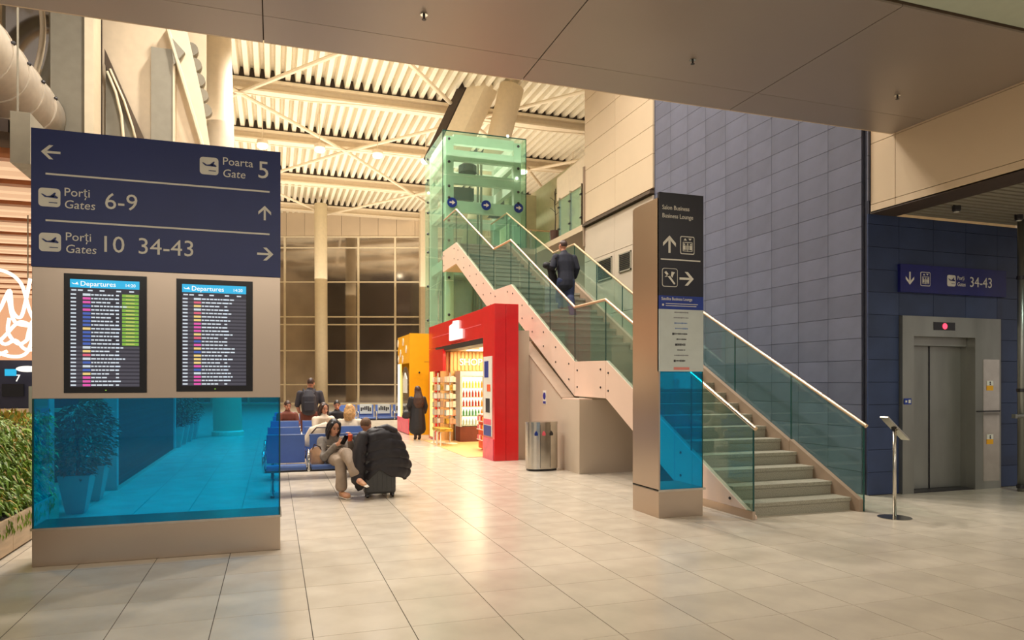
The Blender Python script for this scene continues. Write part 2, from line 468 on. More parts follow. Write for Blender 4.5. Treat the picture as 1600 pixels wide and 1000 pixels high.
zs = [6.06, 6.84, 7.48, 8.12, 8.76, 9.4, 10.04, 10.68, 11.32, 12.0]
for za, zb in zip(zs[:-1], zs[1:]):
    for ya, yb in ((14.1, 15.97), (15.97, 17.8)):
        pb = MB(); pb.box((W-.02, ya+.006, za+.006), (W+.05, yb-.006, zb-.006)); pb.build('panel', M['beige'], wr2)
pb = MB(); pb.box((W-.10, 14.1, 5.93), (W+.05, 17.8, 6.0)); pb.build('ledge', M['beigej'], wr2, label='dark trim under the beige panels')
for ya, yb, za, zb in ((14.1, 16.0, 4.95, 5.9), (16.0, 17.8, 4.95, 5.9), (14.1, 16.0, 3.4, 4.95), (16.0, 17.8, 3.4, 4.95), (14.1, 17.8, 0.02, 3.4)):
    pb = MB(); pb.box((W-.02, ya+.006, za+.006), (W+.02, yb-.006, zb-.006)); pb.build('panel', M['ubox'], wr)
for ya, yb, za, zb in ((16.12, 16.95, 4.3, 4.85), (15.1, 15.72, 4.36, 4.82)):
    t = thing('wall_vent', 'grey louvred wall vent above the stairs, %s' % ('farther from the camera' if ya > 16 else 'nearer the dark blue wall'), 'vent', (W-.02, (ya+yb)/2, za), 'louvred vents beside the stairs')
    f = MB()
    f.box((W-.05, ya, za), (W-.02, yb, za+.03)); f.box((W-.05, ya, zb-.03), (W-.02, yb, zb)); f.box((W-.05, ya, za), (W-.02, ya+.03, zb)); f.box((W-.05, yb-.03, za), (W-.02, yb, zb))
    f.build('frame', M['grey'], t)
    k = za+.05
    while k < zb-.04:
        q = MB(); q.box((W-.045, ya+.03, k), (W-.022, yb-.03, k+.022)); q.build('slat', M['dkmetal'], t); k += .045

# ------------------------------------------------------------------ LIFT WALL (faces the camera) in the recess
LY = 8.02
b = MB(); b.box((8.2, LY+.02, 2.65), (14, LY+.3, 4.1)); b.box((8.2, LY+.02, 0), (8.75, LY+.3, 2.65)); b.box((10.75, LY+.02, 0), (14, LY+.3, 2.65))
b.box((8.2, LY+.02, 4.1), (8.5, LY+.1, 12.5))
wl = struct(b.build('wall_back', M['wjoint']))
xe = [8.165, 8.75, 9.42, 10.08, 10.745, 11.4, 12.05, 12.7]
for i in range(7):
    for k in range(13 if i else 37):
        if 1 <= i <= 3 and k < 8: continue
        z0 = .01+k*.3285; z1 = z0+.3285-.006; x1 = xe[i+1]-.006
        if i == 0 and k >= 13: x1 = 8.2
        if i == 0 and k == 12: z1 = min(z1, 4.09)
        if z1 > 4.1 and i: z1 = 4.09
        q = MB(); q.box((xe[i], LY, z0), (x1, LY+.02, z1)); q.build('tile', M['wtile_shade'] if k < 13 else M['wtile'], wl)

# ------------------------------------------------------------------ FASCIA + RECESS CEILING
b = MB(); b.box((8.24, 0, 4.12), (8.5, 8.02, 12)); fa = struct(b.build('trim_1', M['beigej']))
for ya, yb in ((0.0, 2.8), (2.8, 5.2), (5.2, 7.58), (7.58, 8.01)):
    for za, zb in ((4.10, 4.22), (4.22, 5.10), (5.10, 7.6), (7.6, 10)):
        q = MB(); q.box((8.20, ya+.005, za+.004), (8.24, yb-.005, zb-.004)); q.build('panel', M['beige'], fa)
b = MB(); b.box((8.2, 0, 4.09), (8.68, 8.02, 4.12)); b.box((8.5, 0, 4.35), (14, 8.02, 4.45))
rc = struct(b.build('ceiling_recess', M['shopdk']))
sl = MB(); sl.box((0, -.04, 4.10), (5.2, .04, 4.17)); sl_me = sl.mesh('slat', [M['grey']])
y = .2
while y < 7.95: inst('slat', sl_me, (8.7, y, 0), rc); y += .13
for (x, y) in ((9.0, 7.3), (10.35, 7.4)):
    t = thing('ceiling_spotlight', 'small round spotlight under the slatted ceiling, %s the lift' % ('left of' if x < 9.5 else 'right above'), 'light', (x, y, 4.10), 'spotlights of the lift recess')
    q = MB(); q.lathe((x, y, 4.02), [(.04, 0), (.055, .02), (.055, .1)], 14); q.build('housing', M['dkmetal'], t)
    q = MB(); q.lathe((x, y, 4.015), [(.035, 0), (.035, .006)], 14); q.build('lens', M['white'], t)

# ------------------------------------------------------------------ SOFFIT overhead
SZ = 5.12
b = MB(); b.box((-14.5, 5.0, SZ+.02), (8.2, 7.62, SZ+.9)); sf = struct(b.build('ceiling', M['beigej']))
xs = [-14.1, -11.3, -8.5, -5.7, -2.9, -.1, 2.7, 5.5, 8.19]
for xa, xb in zip(xs[:-1], xs[1:]):
    for ya, yb in ((5.0, 7.07), (7.07, 7.62)):
        q = MB(); q.box((xa+.006, ya+.003, SZ), (xb-.006, yb-.003, SZ+.02)); q.build('panel', M['soffit'], sf)
q = MB()
for xa, xb in zip(xs[:-1], xs[1:]): q.box((xa+.006, 7.62, SZ), (xb-.006, 7.64, SZ+.9))
q.build('edge_panel', M['beige'], sf)
q = MB(); q.box((-14, -9, SZ+.05), (8.2, 4.985, SZ+.2)); c2 = struct(q.build('ceiling_near', M['beigej']))
for xa, xb in ((-14, -8.4), (-8.4, -2.8), (-2.8, 2.0), (2.0, 5.32), (5.32, 8.19)):
    for ya, yb in ((-9, -4.2), (-4.2, .4), (.4, 4.98)):
        q = MB(); q.box((xa+.005, ya+.005, SZ+.03), (xb-.005, yb-.005, SZ+.05)); q.build('panel', M['pale'], c2)
for k, (x, y) in enumerate(((1.34, 6.55), (4.26, 6.54), (7.13, 6.56))):
    t = thing('sprinkler_head', 'small sprinkler head hanging from the %s soffit panel' % ('left', 'middle', 'right')[k], 'sprinkler', (x, y, SZ-.0), 'sprinkler heads in the soffit')
    q = MB(); q.lathe((x, y, SZ-.012), [(.035, 0), (.03, .012)], 14); q.build('rose', M['chrome'], t)
    q = MB(); q.lathe((x, y, SZ-.05), [(.008, 0), (.012, .02), (.012, .04)], 10); q.build('nozzle', M['dkmetal'], t)
    q = MB(); q.lathe((x, y, SZ-.056), [(.022, 0), (.022, .004)], 10); q.build('deflector', M['dkmetal'], t)

# ------------------------------------------------------------------ HALL ROOF
RZ = 13.8
b = MB(); b.box((-15, 7.7, 14.75), (26, 62, 14.9)); roof = struct(b.build('ceiling_hall', M['roofdk']))
rows = [17.6, 24.3, 30.9, 37.0, 44.2, 51.4, 58]
for ya, yb in zip([7.8]+rows[:-1], rows):
    q = MB(); x = -14.5; p = .40
    prof = []
    while x < 25:
        prof += [(x, 14.52), (x+.10, 14.52), (x+.16, 14.16), (x+.34, 14.16)]; x += p
    for (xa, za), (xb, zb) in zip(prof[:-1], prof[1:]):
        q.face([(xa, ya+.18, za), (xb, ya+.18, zb), (xb, yb-.18, zb), (xa, yb-.18, za)])
    q.build('deck_sheet', M['roof'], roof)
for yb in rows[:-1]:
    q = MB(); q.box((-15, yb-.17, 14.05), (26, yb+.17, 14.6)); q.build('rib_gap_shade', M['roofdk'], roof)  # dark strip imitating the shaded gaps between deck ribs and beam
    q = MB()
    q.box((-15, yb-.28, RZ-.22), (26, yb+.28, RZ-.14)); q.box((-15, yb-.06, RZ-.14), (26, yb+.06, RZ+.16)); q.box((-15, yb-.30, RZ+.16), (26, yb+.30, RZ+.28))
    q.build('beam', M['beam'], roof)
nodesA = [-11, -1.35, 8.4, 18.2]; nodesB = [-6.2, 3.5, 13.5, 22]
for r_i in range(1, 5):
    y1, y2 = rows[r_i], rows[r_i+1]
    # odd rows hold the A nodes (30.9, 44.2), even rows the B nodes
    A, B = (nodesA, nodesB) if r_i % 2 == 0 else (nodesB, nodesA)
    for a in A:
        for bb in B:
            if abs(a-bb) < 5.4:
                q = MB(); q.tube((a, y1, RZ-.3), (bb, y2, RZ-.3), .085, 8); q.build('brace', M['beam'], roof)
for y in (30.9, 37.0, 44.2):      # thin conduits slung along the beams
    q = MB(); q.path([(-15+k*1.5, y-.7+.05*math.sin(k*1.9), RZ-.5-.08*math.sin(k*.8)) for k in range(28)], .03, 5); q.build('conduit', M['beam'], roof)
for k, (x, y) in enumerate(((-0.5, 34.3), (2.03, 34), (4.7, 34), (7.06, 34.1), (12.15, 34.2), (15.4, 35.2))):
    t = thing('hall_lamp', 'glowing round hall lamp under the roof deck, %s from the left of its row' % ('first', 'second', 'third', 'fourth', 'fifth', 'sixth')[k], 'lamp', (x, y, 12.5), 'lamps hung in a row below the roof')
    q = MB(); q.tube((x, y, 12.75), (x, y, 14.5), .02, 6); q.build('stem', M['beam'], t)
    q = MB(); q.lathe((x, y, 12.5), [(.12, 0), (.26, .08), (.24, .25)], 16); q.build('shade', M['beam'], t)
    q = MB(); q.ball((x, y, 12.48), (.24, .24, .12), 14, 8); q.build('bulb', E_LAMP, t, smooth=True)

# ------------------------------------------------------------------ BACK GLASS WALL (turned against the grid)
BW = thing_dummy = None
uvec = Vector((9.67, -3.27, 0)).normalized(); nvec = Vector((-uvec.y, uvec.x, 0))
P0 = Vector((.54, 54.71, 0))                 # u = 0 here
ang = math.atan2(uvec.y, uvec.x)
def wall_piece(name, u0, u1, z0, z1, d0, d1, m, parent, **k):
    q = MB(); q.box((u0, d0, z0), (u1, d1, z1)); o = q.mesh(name, [m])
    o.transform(Matrix.Translation(P0) @ Matrix.Rotation(ang, 4, 'Z'))
    ob = bpy.data.objects.new(name, o); COL.objects.link(ob)
    if parent: ob.parent = parent
    return ob
win = struct(wall_piece('window_1', -18, 24, -.0, .12, 0, .3, M['mull'], None))
us = [-17.8+2.72*k for k in range(15)]
off = .25
us = [u for u in [-13.35, -10.63, -7.91, -5.19, -2.45, .22, 2.94, 5.66, 8.38, 11.1, 13.8, 16.5, 19.2]]
zr = [.12, 1.46, 3.97, 5.9, 6.47, 9.05, 11.58, 12.38]
for i, (a, c) in enumerate(zip(us[:-1], us[1:])):
    for za, zb in zip(zr[:-1], zr[1:]):
        wall_piece('pane', a+.04, c-.04, za+.03, zb-.03, .10, .13, M['darkglass'], win)
for u in us: wall_piece('mullion', u-.07, u+.07, .1, 12.4, 0, .2, M['mull'], win)
for z in zr[1:]: wall_piece('transom', -13.4, 19.3, z-.05, z+.05, .02, .18, M['mull'], win)
hd = struct(wall_piece('wall_header', -18, 24, 12.4, 14.9, .12, .3, M['beigej'], None))
u = -16.0
while u < 20:
    wall_piece('panel', u+.012, u+1.36-.012, 12.45, 14.7, .06, .12, M['beige'], hd); u += 1.36
t = thing('wall_post', 'thick cream post closing the right end of the glazed wall beside the green lift', 'column', tuple(P0+uvec*10.55+nvec*(-.3)))
q = MB(); c0 = P0+uvec*10.55+nvec*(-.35); q.box((c0.x-.3, c0.y-.3, 0), (c0.x+.3, c0.y+.3, 14.5)); q.build('shaft', M['mull'], t)
q = MB(); q.box((c0.x-.34, c0.y-.34, 0), (c0.x+.34, c0.y+.34, .25)); q.build('plinth', M['mull'], t)
# dark apron beyond the glass is the pane itself; side shells of the hall so that it is a room
b = MB(); b.box((-15.2, 10, 0), (-15, 60, 14.9)); struct(b.build('wall_left', M['lit']))
b = MB(); b.box((25, 18, 0), (25.2, 60, 14.9)); struct(b.build('wall_far_right', M['lit']))

# ------------------------------------------------------------------ COLUMNS AND STRUTS
def column(name, label, p0, p1, r0, r1, m, collar=True):
    t = thing(name, label, 'column', tuple(p0))
    q = MB(); q.loft([p0, p1], [r0, r1], 28, round_=False); q.build('shaft', m, t, smooth=False)
    for o in t.children:
        for f in o.data.polygons: f.use_smooth = len(f.vertices) == 4
    if collar:
        q = MB(); q.lathe((p0[0], p0[1], p0[2]), [(r0*1.12, 0), (r0*1.12, .12), (r0*1.02, .16)], 24); q.build('base_collar', m, t)
    return t
column('round_column', 'cream round column in front of the far glazed wall', (3.05, 49.3, 0), (3.0, 49.3, 13.7), .42, .42, M['mull'])
column('leaning_column', 'big pale leaning column seen over and through the flight board', (-1.35, 23.5, 0), (-1.72, 23.5, 14.2), .42, .42, M['lit'])
column('inclined_strut', 'round inclined roof strut rising behind the glass lift', (7.35, 27.9, 6.0), (9.42, 27.9, 13.95), .42, .52, M['lit'], False)
t = thing('inclined_beam', 'wide boxed inclined beam left of the round strut behind the lift', 'beam', (7.0, 28.9, 10.9))
q = MB(); q.loft([(6.95, 28.9, 10.9), (8.55, 28.9, 14.4)], [(.62, .45), (.62, .45)], 4, side=(1, 0, -.4), round_=False); q.build('box_section', M['beam'], t)
q = MB(); q.loft([(6.2, 29.2, 10.9), (7.8, 29.2, 14.4)], [(.28, .3), (.28, .3)], 4, side=(1, 0, -.4), round_=False); q.build('dark_flange', M['roofdk'], t, label='dark brown flange')

# ------------------------------------------------------------------ LEFT HALL SIDE: tall wall, frames, ring truss, duct
b = MB(); b.prism([(-3.2, 4.7), (-3.2, 13.9), (-3.35, 13.9), (-3.35, 4.7)], 1, 15.0, 15.6)
wls = struct(b.build('wall_side', M['mull'], label='tall white edged grey wall pier at the left'))
q = MB(); q.box((-3.95, 15.2, 4.7), (-3.3, 15.6, 13.9)); q.build('panel', M['grey'], wls)
q = MB(); q.prism([(-3.3, 4.7), (-1.1, 4.7), (-1.28, 6.2), (-2.25, 9.6), (-2.6, 13.9), (-3.3, 13.9)], 1, 16.2, 16.5); q.build('panel', M['lit'], wls)
q = MB(); q.box((-2.38, 15.98, 4.7), (-1.97, 16.2, 8.5)); q.build('niche', M['grey'], wls, label='grey pilaster in the white wall, its shade put into the colour')  # raised grey box, its colour imitates the shade of an opening
q = MB(); q.box((-1.97, 15.95, 4.7), (-1.93, 16.2, 8.5)); q.build('edge_strip', M['mull'], wls)
# slanted lattice strip beside it
q = MB(); q.prism([(-2.12, 9.0), (-1.72, 9.0), (-1.42, 7.6), (-1.22, 6.2), (-1.32, 6.2), (-1.62, 7.4)], 1, 16.0, 16.2); q.build('lattice_chord', M['mull'], wls)
q = MB(); q.prism([(-2.02, 8.75), (-1.74, 8.45), (-1.95, 8.15)], 1, 15.9, 16.0); q.build('lattice_web', M['beigej'] if 0 else M['grey'], wls)
q = MB(); q.tube((-2.12, 15.92, 9.1), (-1.25, 15.92, 6.0), .04, 6); q.build('lattice_rod', M['mull'], wls)
q = MB(); q.box((-1.95, 17.2, 4.7), (-1.45, 17.4, 13.9)); q.build('panel', M['mull'], wls)
for k in range(5):
    z = 9.03-k*.33; x = -1.76+k*.07
    q = MB(); P = [(x, z-.14)]+[(x+.14*math.cos(a)*1.2, z+.15*math.sin(a)) for a in [(-PI/2+PI*i/8) for i in range(9)]]
    q.prism(P, 1, 17.05, 17.2); q.build('half_round_louvre', M['grey'], wls)
# dark triangular glazing with curved tubes
q = MB(); q.prism([(-3.2, 4.8), (-2.3, 4.8), (-2.52, 6.6), (-3.2, 8.1)], 1, 16.0, 16.12); q.build('stair_window', M['grey'], wls)
q = MB(); q.prism([(-3.2, 8.3), (-3.2, 8.0), (-2.62, 6.5), (-2.3, 5.5), (-2.2, 5.5), (-2.5, 6.6)], 1, 15.9, 16.1); q.build('window_trim', M['beigej'], wls)
q = MB(); q.path([(-3.15, 15.9, 7.85), (-3.0, 15.9, 7.45), (-2.9, 15.9, 7.0), (-2.86, 15.9, 6.5), (-2.88, 15.9, 5.8)], .03, 8); q.build('curved_tube', M['mull'], wls, smooth=True)
q = MB(); q.path([(-3.1, 15.88, 7.9), (-2.85, 15.88, 7.3), (-2.7, 15.88, 6.8), (-2.58, 15.88, 6.3)], .022, 8); q.build('curved_tube', M['mull'], wls, smooth=True)
# dark windows behind with pale frames
b = MB(); b.box((-14.9, 18.0, 4.7), (-3.9, 18.2, 13.9)); w2 = struct(b.build('window_2', M['grey']))
for i in range(8):
    x = -5.35-i*1.2+.9
    for k in range(5):
        z = 5.0+k*1.75
        q = MB(); q.box((x-1.05, 17.94, z), (x-.05, 17.97, z+1.6)); q.build('pane', M['darkglass'], w2)
    q = MB(); q.box((x-.07, 17.8, 4.8), (x+.07, 18.0, 13.9)); q.build('mullion', M['lit'], w2)
for k in range(6):
    q = MB(); q.box((-14.5, 17.86, 4.86+k*1.75), (-3.95, 18.0, 4.98+k*1.75)); q.build('transom', M['lit'], w2)
t = thing('ring_truss', 'large curved grey ring of the roof truss at the upper left', 'truss', (-4.9, 15.9, 4.9))
def ring(cx, cz, rx, rz, y, r):
    return [(cx+rx*math.cos(a), y, cz+rz*math.sin(a)) for a in [2*PI*i/48 for i in range(49)]]
q = MB(); q.loft(ring(-5.15, 8.55, 1.15, 1.95, 15.9, .15), [(.2, .14)]*49, 10, side=(0, 1, 0), cap=False, round_=False); q.build('ring_tube', M['grey'], t, smooth=True)
q = MB(); q.loft(ring(-5.15, 8.55, .88, 1.68, 15.95, .15), [(.1, .05)]*49, 8, side=(0, 1, 0), cap=False, round_=False); q.build('inner_lip', M['lit'], t, smooth=True)
q = MB(); q.tube((-4.6, 15.9, 4.9), (-4.6, 15.9, 7.0), .1, 10); q.build('support', M['grey'], t, label='upright tube under the ring')
t = thing('air_duct', 'round pale air duct with ring joints running along the left side', 'duct', (-4.2, 12, 6.0))
q = MB(); q.tube((-4.2, 8.3, 6.55), (-4.2, 15.15, 6.55), .52, 30); q.build('duct_tube', M['duct'], t)
for o in t.children:
    for f in o.data.polygons: f.use_smooth = len(f.vertices) == 4
for k in range(9):
    y = 8.7+k*.72
    q = MB(); q.tube((-4.2, y, 6.55), (-4.2, y+.035, 6.55), .54, 30); q.build('joint_ring', M['duct'], t)
    q = MB(); q.ball((-3.68, y+.02, 6.7), .035, 8, 6); q.build('bolt', M['dkmetal'], t)
# left shop zone: lit slatted ceiling, dark fascia, back wall
b = MB(); b.box((-15, 9.6, 4.55), (-2.92, 27, 4.7)); cs = struct(b.build('ceiling_shop', M['shopdk']))
y = 9.8; k = 0
while y < 26:
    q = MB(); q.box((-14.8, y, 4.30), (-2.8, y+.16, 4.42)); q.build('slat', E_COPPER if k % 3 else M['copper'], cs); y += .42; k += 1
q = MB(); q.box((-2.9, 9.6, 4.2), (-2.7, 27, 4.8)); q.build('edge_beam', M['grey'], cs)
for x in (-3.0, -4.1):
    q = MB(); q.tube((x, 10.2, 4.7), (x, 10.2, 13.9), .012, 6); tag(q.build('hanger_cable', M['grey'], None), 'thin vertical cable above the left shop ceiling, %s' % ('nearer the flight board' if x > -3.5 else 'farther left'), 'cable')
b = MB(); b.box((-15, 26.8, 0), (-2.9, 27, 14.9)); wsh = struct(b.build('wall_shop', M['shopdk']))
q = MB(); q.box((-11, 26.74, 1.35), (-3.2, 26.8, 2.3)); q.build('totem_glow', emit('totem_glow_pale', (1, .80, .52), 2.4), wsh)  # unseen glowing shopfront added so the totem's steel reflects warm light
q = MB(); q.box((-11, 26.74, 2.36), (-3.2, 26.8, 4.5)); q.build('totem_glow_band', emit('totem_glow_orange', (1, .52, .28), .75), wsh)  # upper orange glow sheet, added for the same totem reflection
q = MB(); q.box((-11, 26.5, 0), (-3.2, 26.8, 1.3)); q.build('counter', M['copper'], wsh)  # unseen front of the same added shopfront

# ------------------------------------------------------------------ FLIGHT BOARD (left)
BX0, BX1, BY, BT = -2.04, .06, 7.30, .46
t = board = thing('information_board', 'large freestanding gate board with blue sign, two departure screens and cyan glass', 'information board', (-.99, BY, 0))
q = MB(); q.box((BX0, BY, 0), (BX1, BY+BT, .34)); q.build('plinth', M['steel'], t, bevel=.004)
q = MB(); q.box((BX0-.012, BY-.012, .325), (BX1+.012, BY+BT+.01, .345)); q.build('plinth_cap', M['steel_v'], t)
for nm, ya in (('front', BY+.012), ('rear', BY+BT-.024)):
    q = MB(); q.box((BX0+.01, ya, .345), (BX1-.01, ya+.012, 1.5)); q.build('glass_panel', M['gcyan'], t)
for x in (BX0+.004, BX1-.016):
    q = MB(); q.box((x, BY+.012, .345), (x+.012, BY+BT-.012, 1.5)); q.build('glass_side', M['gcyan'], t)
for x in (BX0, BX1-.014):
    q = MB(); q.box((x, BY+.002, .345), (x+.014, BY+.012, 1.5)); q.build('glass_edge', M['edge'], t)
q = MB(); q.box((BX0, BY, 1.5), (BX1, BY+BT, 2.68)); q.build('screen_housing', M['steel'], t, bevel=.004)
q = MB(); q.box((BX0-.002, BY-.015, 2.68), (BX1+.002, BY+BT+.015, 3.91)); sg = q.build('sign_panel', M['blue'], t)
F = BY-.015
def sgn(o): o.parent = sg; return o
arrow(-1.89, 3.705, F, .15, PI/2, M['white'], sg)
plane_icon(-.585, 3.71, F, .165, .165, sg, M['blue'])
text('Poarta', .106, -.47, 3.735, F, M['white'], sg); text('Gate', .106, -.47, 3.62, F, M['white'], sg, shear=.12)
text('5', .235, -.155, 3.64, F, M['white'], sg)
for z in (3.51, 3.095):
    q = MB(); q.box((-1.93, F-.004, z-.008), (-.04, F, z+.008)); q.build('divider_line', M['white'], sg)
plane_icon(-1.90, 3.30, F, .17, .165, sg, M['blue'])
text('Porți', .106, -1.79, 3.325, F, M['white'], sg); text('Gates', .106, -1.79, 3.215, F, M['white'], sg, shear=.12)
text('6-9', .212, -1.47, 3.235, F, M['white'], sg)
arrow(-.085, 3.30, F, .14, 0, M['white'], sg)
plane_icon(-1.895, 2.90, F, .17, .165, sg, M['blue'])
text('Porți', .106, -1.78, 2.925, F, M['white'], sg); text('Gates', .106, -1.78, 2.815, F, M['white'], sg, shear=.12)
text('10', .212, -1.51, 2.84, F, M['white'], sg); text('34-43', .212, -1.20, 2.84, F, M['white'], sg)
arrow(-.08, 2.90, F, .15, -PI/2, M['white'], sg)
c_ = dict(w=emit('screen_white', (.62, .70, .78), .9), p=emit('screen_pink', (.75, .10, .42), .9), y=emit('screen_yellow', (.85, .62, .22), .9),
          b=emit('screen_navy', (.07, .14, .52), .8), g=emit('screen_green', (.24, .50, .06), .8), r=emit('screen_red', (.7, .12, .2), .9),
          k=emit('screen_ground', (.030, .028, .042), .8), c=emit('screen_cyan', (.02, .42, .72), 1.0), l=emit('screen_line', (.075, .072, .095), .8), v=emit('screen_violet', (.5, .12, .55), .9))
def screen(x0, x1, z0, z1, airl, greens, lab):
    s = MB(); s.box((x0, F+.0, z0), (x1, F+.03, z1)); sc = s.build('display', M['black'], board, label=lab)
    ax, bx, az, bz = x0+.05, x1-.06, z0+.055, z1-.05
    y = F-.002
    s = MB(); s.box((ax, y, az), (bx, F, bz)); s.build('screen', c_['k'], sc)
    y -= .001
    s = MB(); s.box((ax, y, bz-.075), (bx, F, bz)); s.build('header_bar', c_['c'], sc)
    text('Departures', .062, ax+.08, bz-.058, y, E_BACKLIT, sc, depth=.0008)
    text('14:20', .04, bx-.12, bz-.055, y, E_BACKLIT, sc, depth=.0008)
    glyph(PLANE[:2], ax+.04, bz-.045, y, .07, E_BACKLIT, sc, 'plane_pictogram', d=.002)
    keys = 'wpybgrlv'; mm = [c_[k] for k in keys]; s = MB()
    n = 25; top = bz-.12; pit = (top-az)/n; w = bx-ax
    for i in range(n):
        za = top-(i+1)*pit+pit*.22; zb = top-(i+1)*pit+pit*.80
        zt0, zt1 = za+pit*.1, zb-pit*.1
        s.box((ax, y, za), (bx, F, zb), 6) if i >= greens else None
        s.box((ax+.01*w, y-.001, zt0), (ax+.085*w, F, zt1), 0)
        s.box((ax+.18*w, y-.001, za), (ax+.29*w, F, zb), keys.index(airl[i]))
        xx = ax+.30*w
        L = .25+.30*random.random()
        while xx < ax+(.30+L*.9)*w:
            d = (.018+.03*random.random())*w*1.6
            s.box((xx, y-.001, zt0), (xx+d, F, zt1), 0); xx += d+.012*w
        s.box((ax+.655*w, y-.001, zt0), (ax+.70*w, F, zt1), 0)
        if i < greens:
            s.box((ax+.745*w, y, za-.003), (bx-.005, F, zb+.003), 4); s.box((ax+.80*w, y-.002, zt0+.004), (bx-.04, F, zt1-.004), 2)
    s.build('flight_rows', mm, sc, kind='stuff')
    s = MB()
    for fx in (.02, .11, .25, .42, .66, .85): s.box((ax+fx*w, y-.001, bz-.105), (ax+(fx+.07)*w, F, bz-.092))
    s.build('column_heads', c_['w'], sc)
    s = MB(); s.box(((x0+x1)/2-.006, F-.003, z0+.02), ((x0+x1)/2+.006, F, z0+.03)); s.build('status_light', c_['g'], sc)
screen(-1.79, -1.12, 1.55, 2.63, 'wppbpbbbbybbbbwyrwbwbyppp', 14, 'departure screen with a green status column')
screen(-.87, -.195, 1.56, 2.625, 'wrywryypppyrbpybyyypbwppp', 0, 'departure screen without green cells')

# ------------------------------------------------------------------ TOTEM beside the stairs
t = totem = thing('sign_totem', 'tall steel lounge totem with dark sign and cyan glass standing before the stairs', 'sign totem', (4.72, 7.8, 0))
TX0, TX1, TY0, TY1 = 4.41, 5.03, 7.50, 8.15
q = MB(); q.box((TX0, TY0, 0), (TX1, TY1, .33)); q.build('plinth', M['steel'], t, bevel=.003)
q = MB(); q.box((TX0+.0, TY0-.012, .32), (TX1+.035, TY1, .345)); q.build('plinth_cap', M['steel_v'], t)
q = MB(); q.box((TX0, TY0, .33), (TX0+.02, TY1, 3.88)); q.box((TX0+.02, TY0+.03, 1.78), (TX1, TY1, 3.90)); q.build('steel_body', M['steel'], t)
for ya in (TY0, TY1-.012):
    q = MB(); q.box((TX0+.025, ya, .345), (TX1-.004, ya+.012, 1.78)); q.build('glass_panel', M['gcyan'], t)
q = MB(); q.box((TX1-.012, TY0+.012, .345), (TX1, TY1-.012, 1.78)); q.build('glass_side', M['gcyan'], t)
q = MB(); q.box((TX1-.012, TY0-.003, .345), (TX1, TY0+.0, 1.78)); q.build('glass_edge', M['edge'], t)
FT = TY0-.012
q = MB(); q.box((TX0-.0, FT, 2.70), (TX1, TY0+.03, 3.95)); sd = q.build('dark_sign', M['navy'], t)
q = MB(); q.box((TX0-.0, FT, 2.535), (TX1, TY0+.03, 2.70)); sb = q.build('blue_strip', M['blue2'], t)
q = MB(); q.box((TX0-.0, FT, 1.78), (TX1, TY0+.03, 2.535)); sw = q.build('white_sign', M['panelw'], t)
text('Salon Business', .076, 4.45, 3.745, FT, M['white'], sd, sx=.86); text('Business Lounge', .076, 4.45, 3.645, FT, M['white'], sd, sx=.86)
arrow(4.55, 3.325, FT, .21, 0, M['white'], sd)
lift_icon(4.80, 3.325, FT, .2, .22, sd, M['white'], M['navy'])
q = MB(); q.box((4.43, FT-.004, 3.132), (4.985, FT, 3.147)); q.build('divider_line', M['white'], sd)
glyph([rrect(.215, .225, .03)], 4.555, 2.92, FT, 1, M['white'], sd, 'pictogram_plate'); glyph([rrect(.2, .21, .025)], 4.555, 2.92, FT-.003, 1, M['navy'], sd, 'pictogram_ground')
glyph([[(-.4, .3), (-.28, .38), (-.1, .2), (.36, -.36), (.28, -.42), (-.2, .1)], [(-.38, .02), (-.1, .2), (-.02, .08)], [(.06, .1), (.1, .36), (.34, .32), (.24, .2), (.16, .0)]], 4.555, 2.92, FT-.006, .2, M['white'], sd, 'stairs_pictogram')
arrow(4.79, 2.915, FT, .2, -PI/2, M['white'], sd)
text('Satellite Business Lounge', .052, 4.44, 2.645, FT, M['white'], sb, sx=.82)
q = MB(); q.box((4.50, FT-.002, 2.60), (4.95, FT, 2.607)); q.box((4.50, FT-.002, 2.575), (4.93, FT, 2.582)); q.box((4.45, FT-.002, 2.575), (4.475, FT, 2.60)); q.build('small_print', M['white'], sb)
gk = mat('print_grey', srgb(120, 120, 125), .6); bk = mat('print_dark', srgb(45, 45, 50), .6); bb_ = mat('print_blue', srgb(110, 135, 180), .6); pk = mat('print_salmon', srgb(215, 130, 120), .6)
marks = [(gk, 4.62, 4.80, .016), (gk, 4.61, 4.82, .014), (bb_, 4.62, 4.80, .018), (bb_, 4.63, 4.79, .02), (bk, 4.62, 4.80, .018), (bk, 4.65, 4.77, .018), (bk, 4.66, 4.77, .03), (bk, 4.66, 4.76, .012), (gk, 4.62, 4.80, .014), (bk, 4.64, 4.77, .022)]
for i, (m_, xa, xb, h) in enumerate(marks):
    z = 2.50-i*.0655; q = MB(); x = xa
    while x < xb:
        d = .008+.012*random.random(); hh = h*(.6+.5*random.random()); q.box((x, FT-.002, z-hh/2), (x+d, FT, z+hh/2)); x += d+.005
    if i in (4, 6, 9): q.box((xa-.03, FT-.002, z-.015), (xa-.004, FT, z+.012))
    q.build('partner_mark', m_, sw)
q = MB(); q.box((4.61, FT-.002, 1.80), (4.83, FT, 1.832)); q.build('partner_mark', pk, sw)

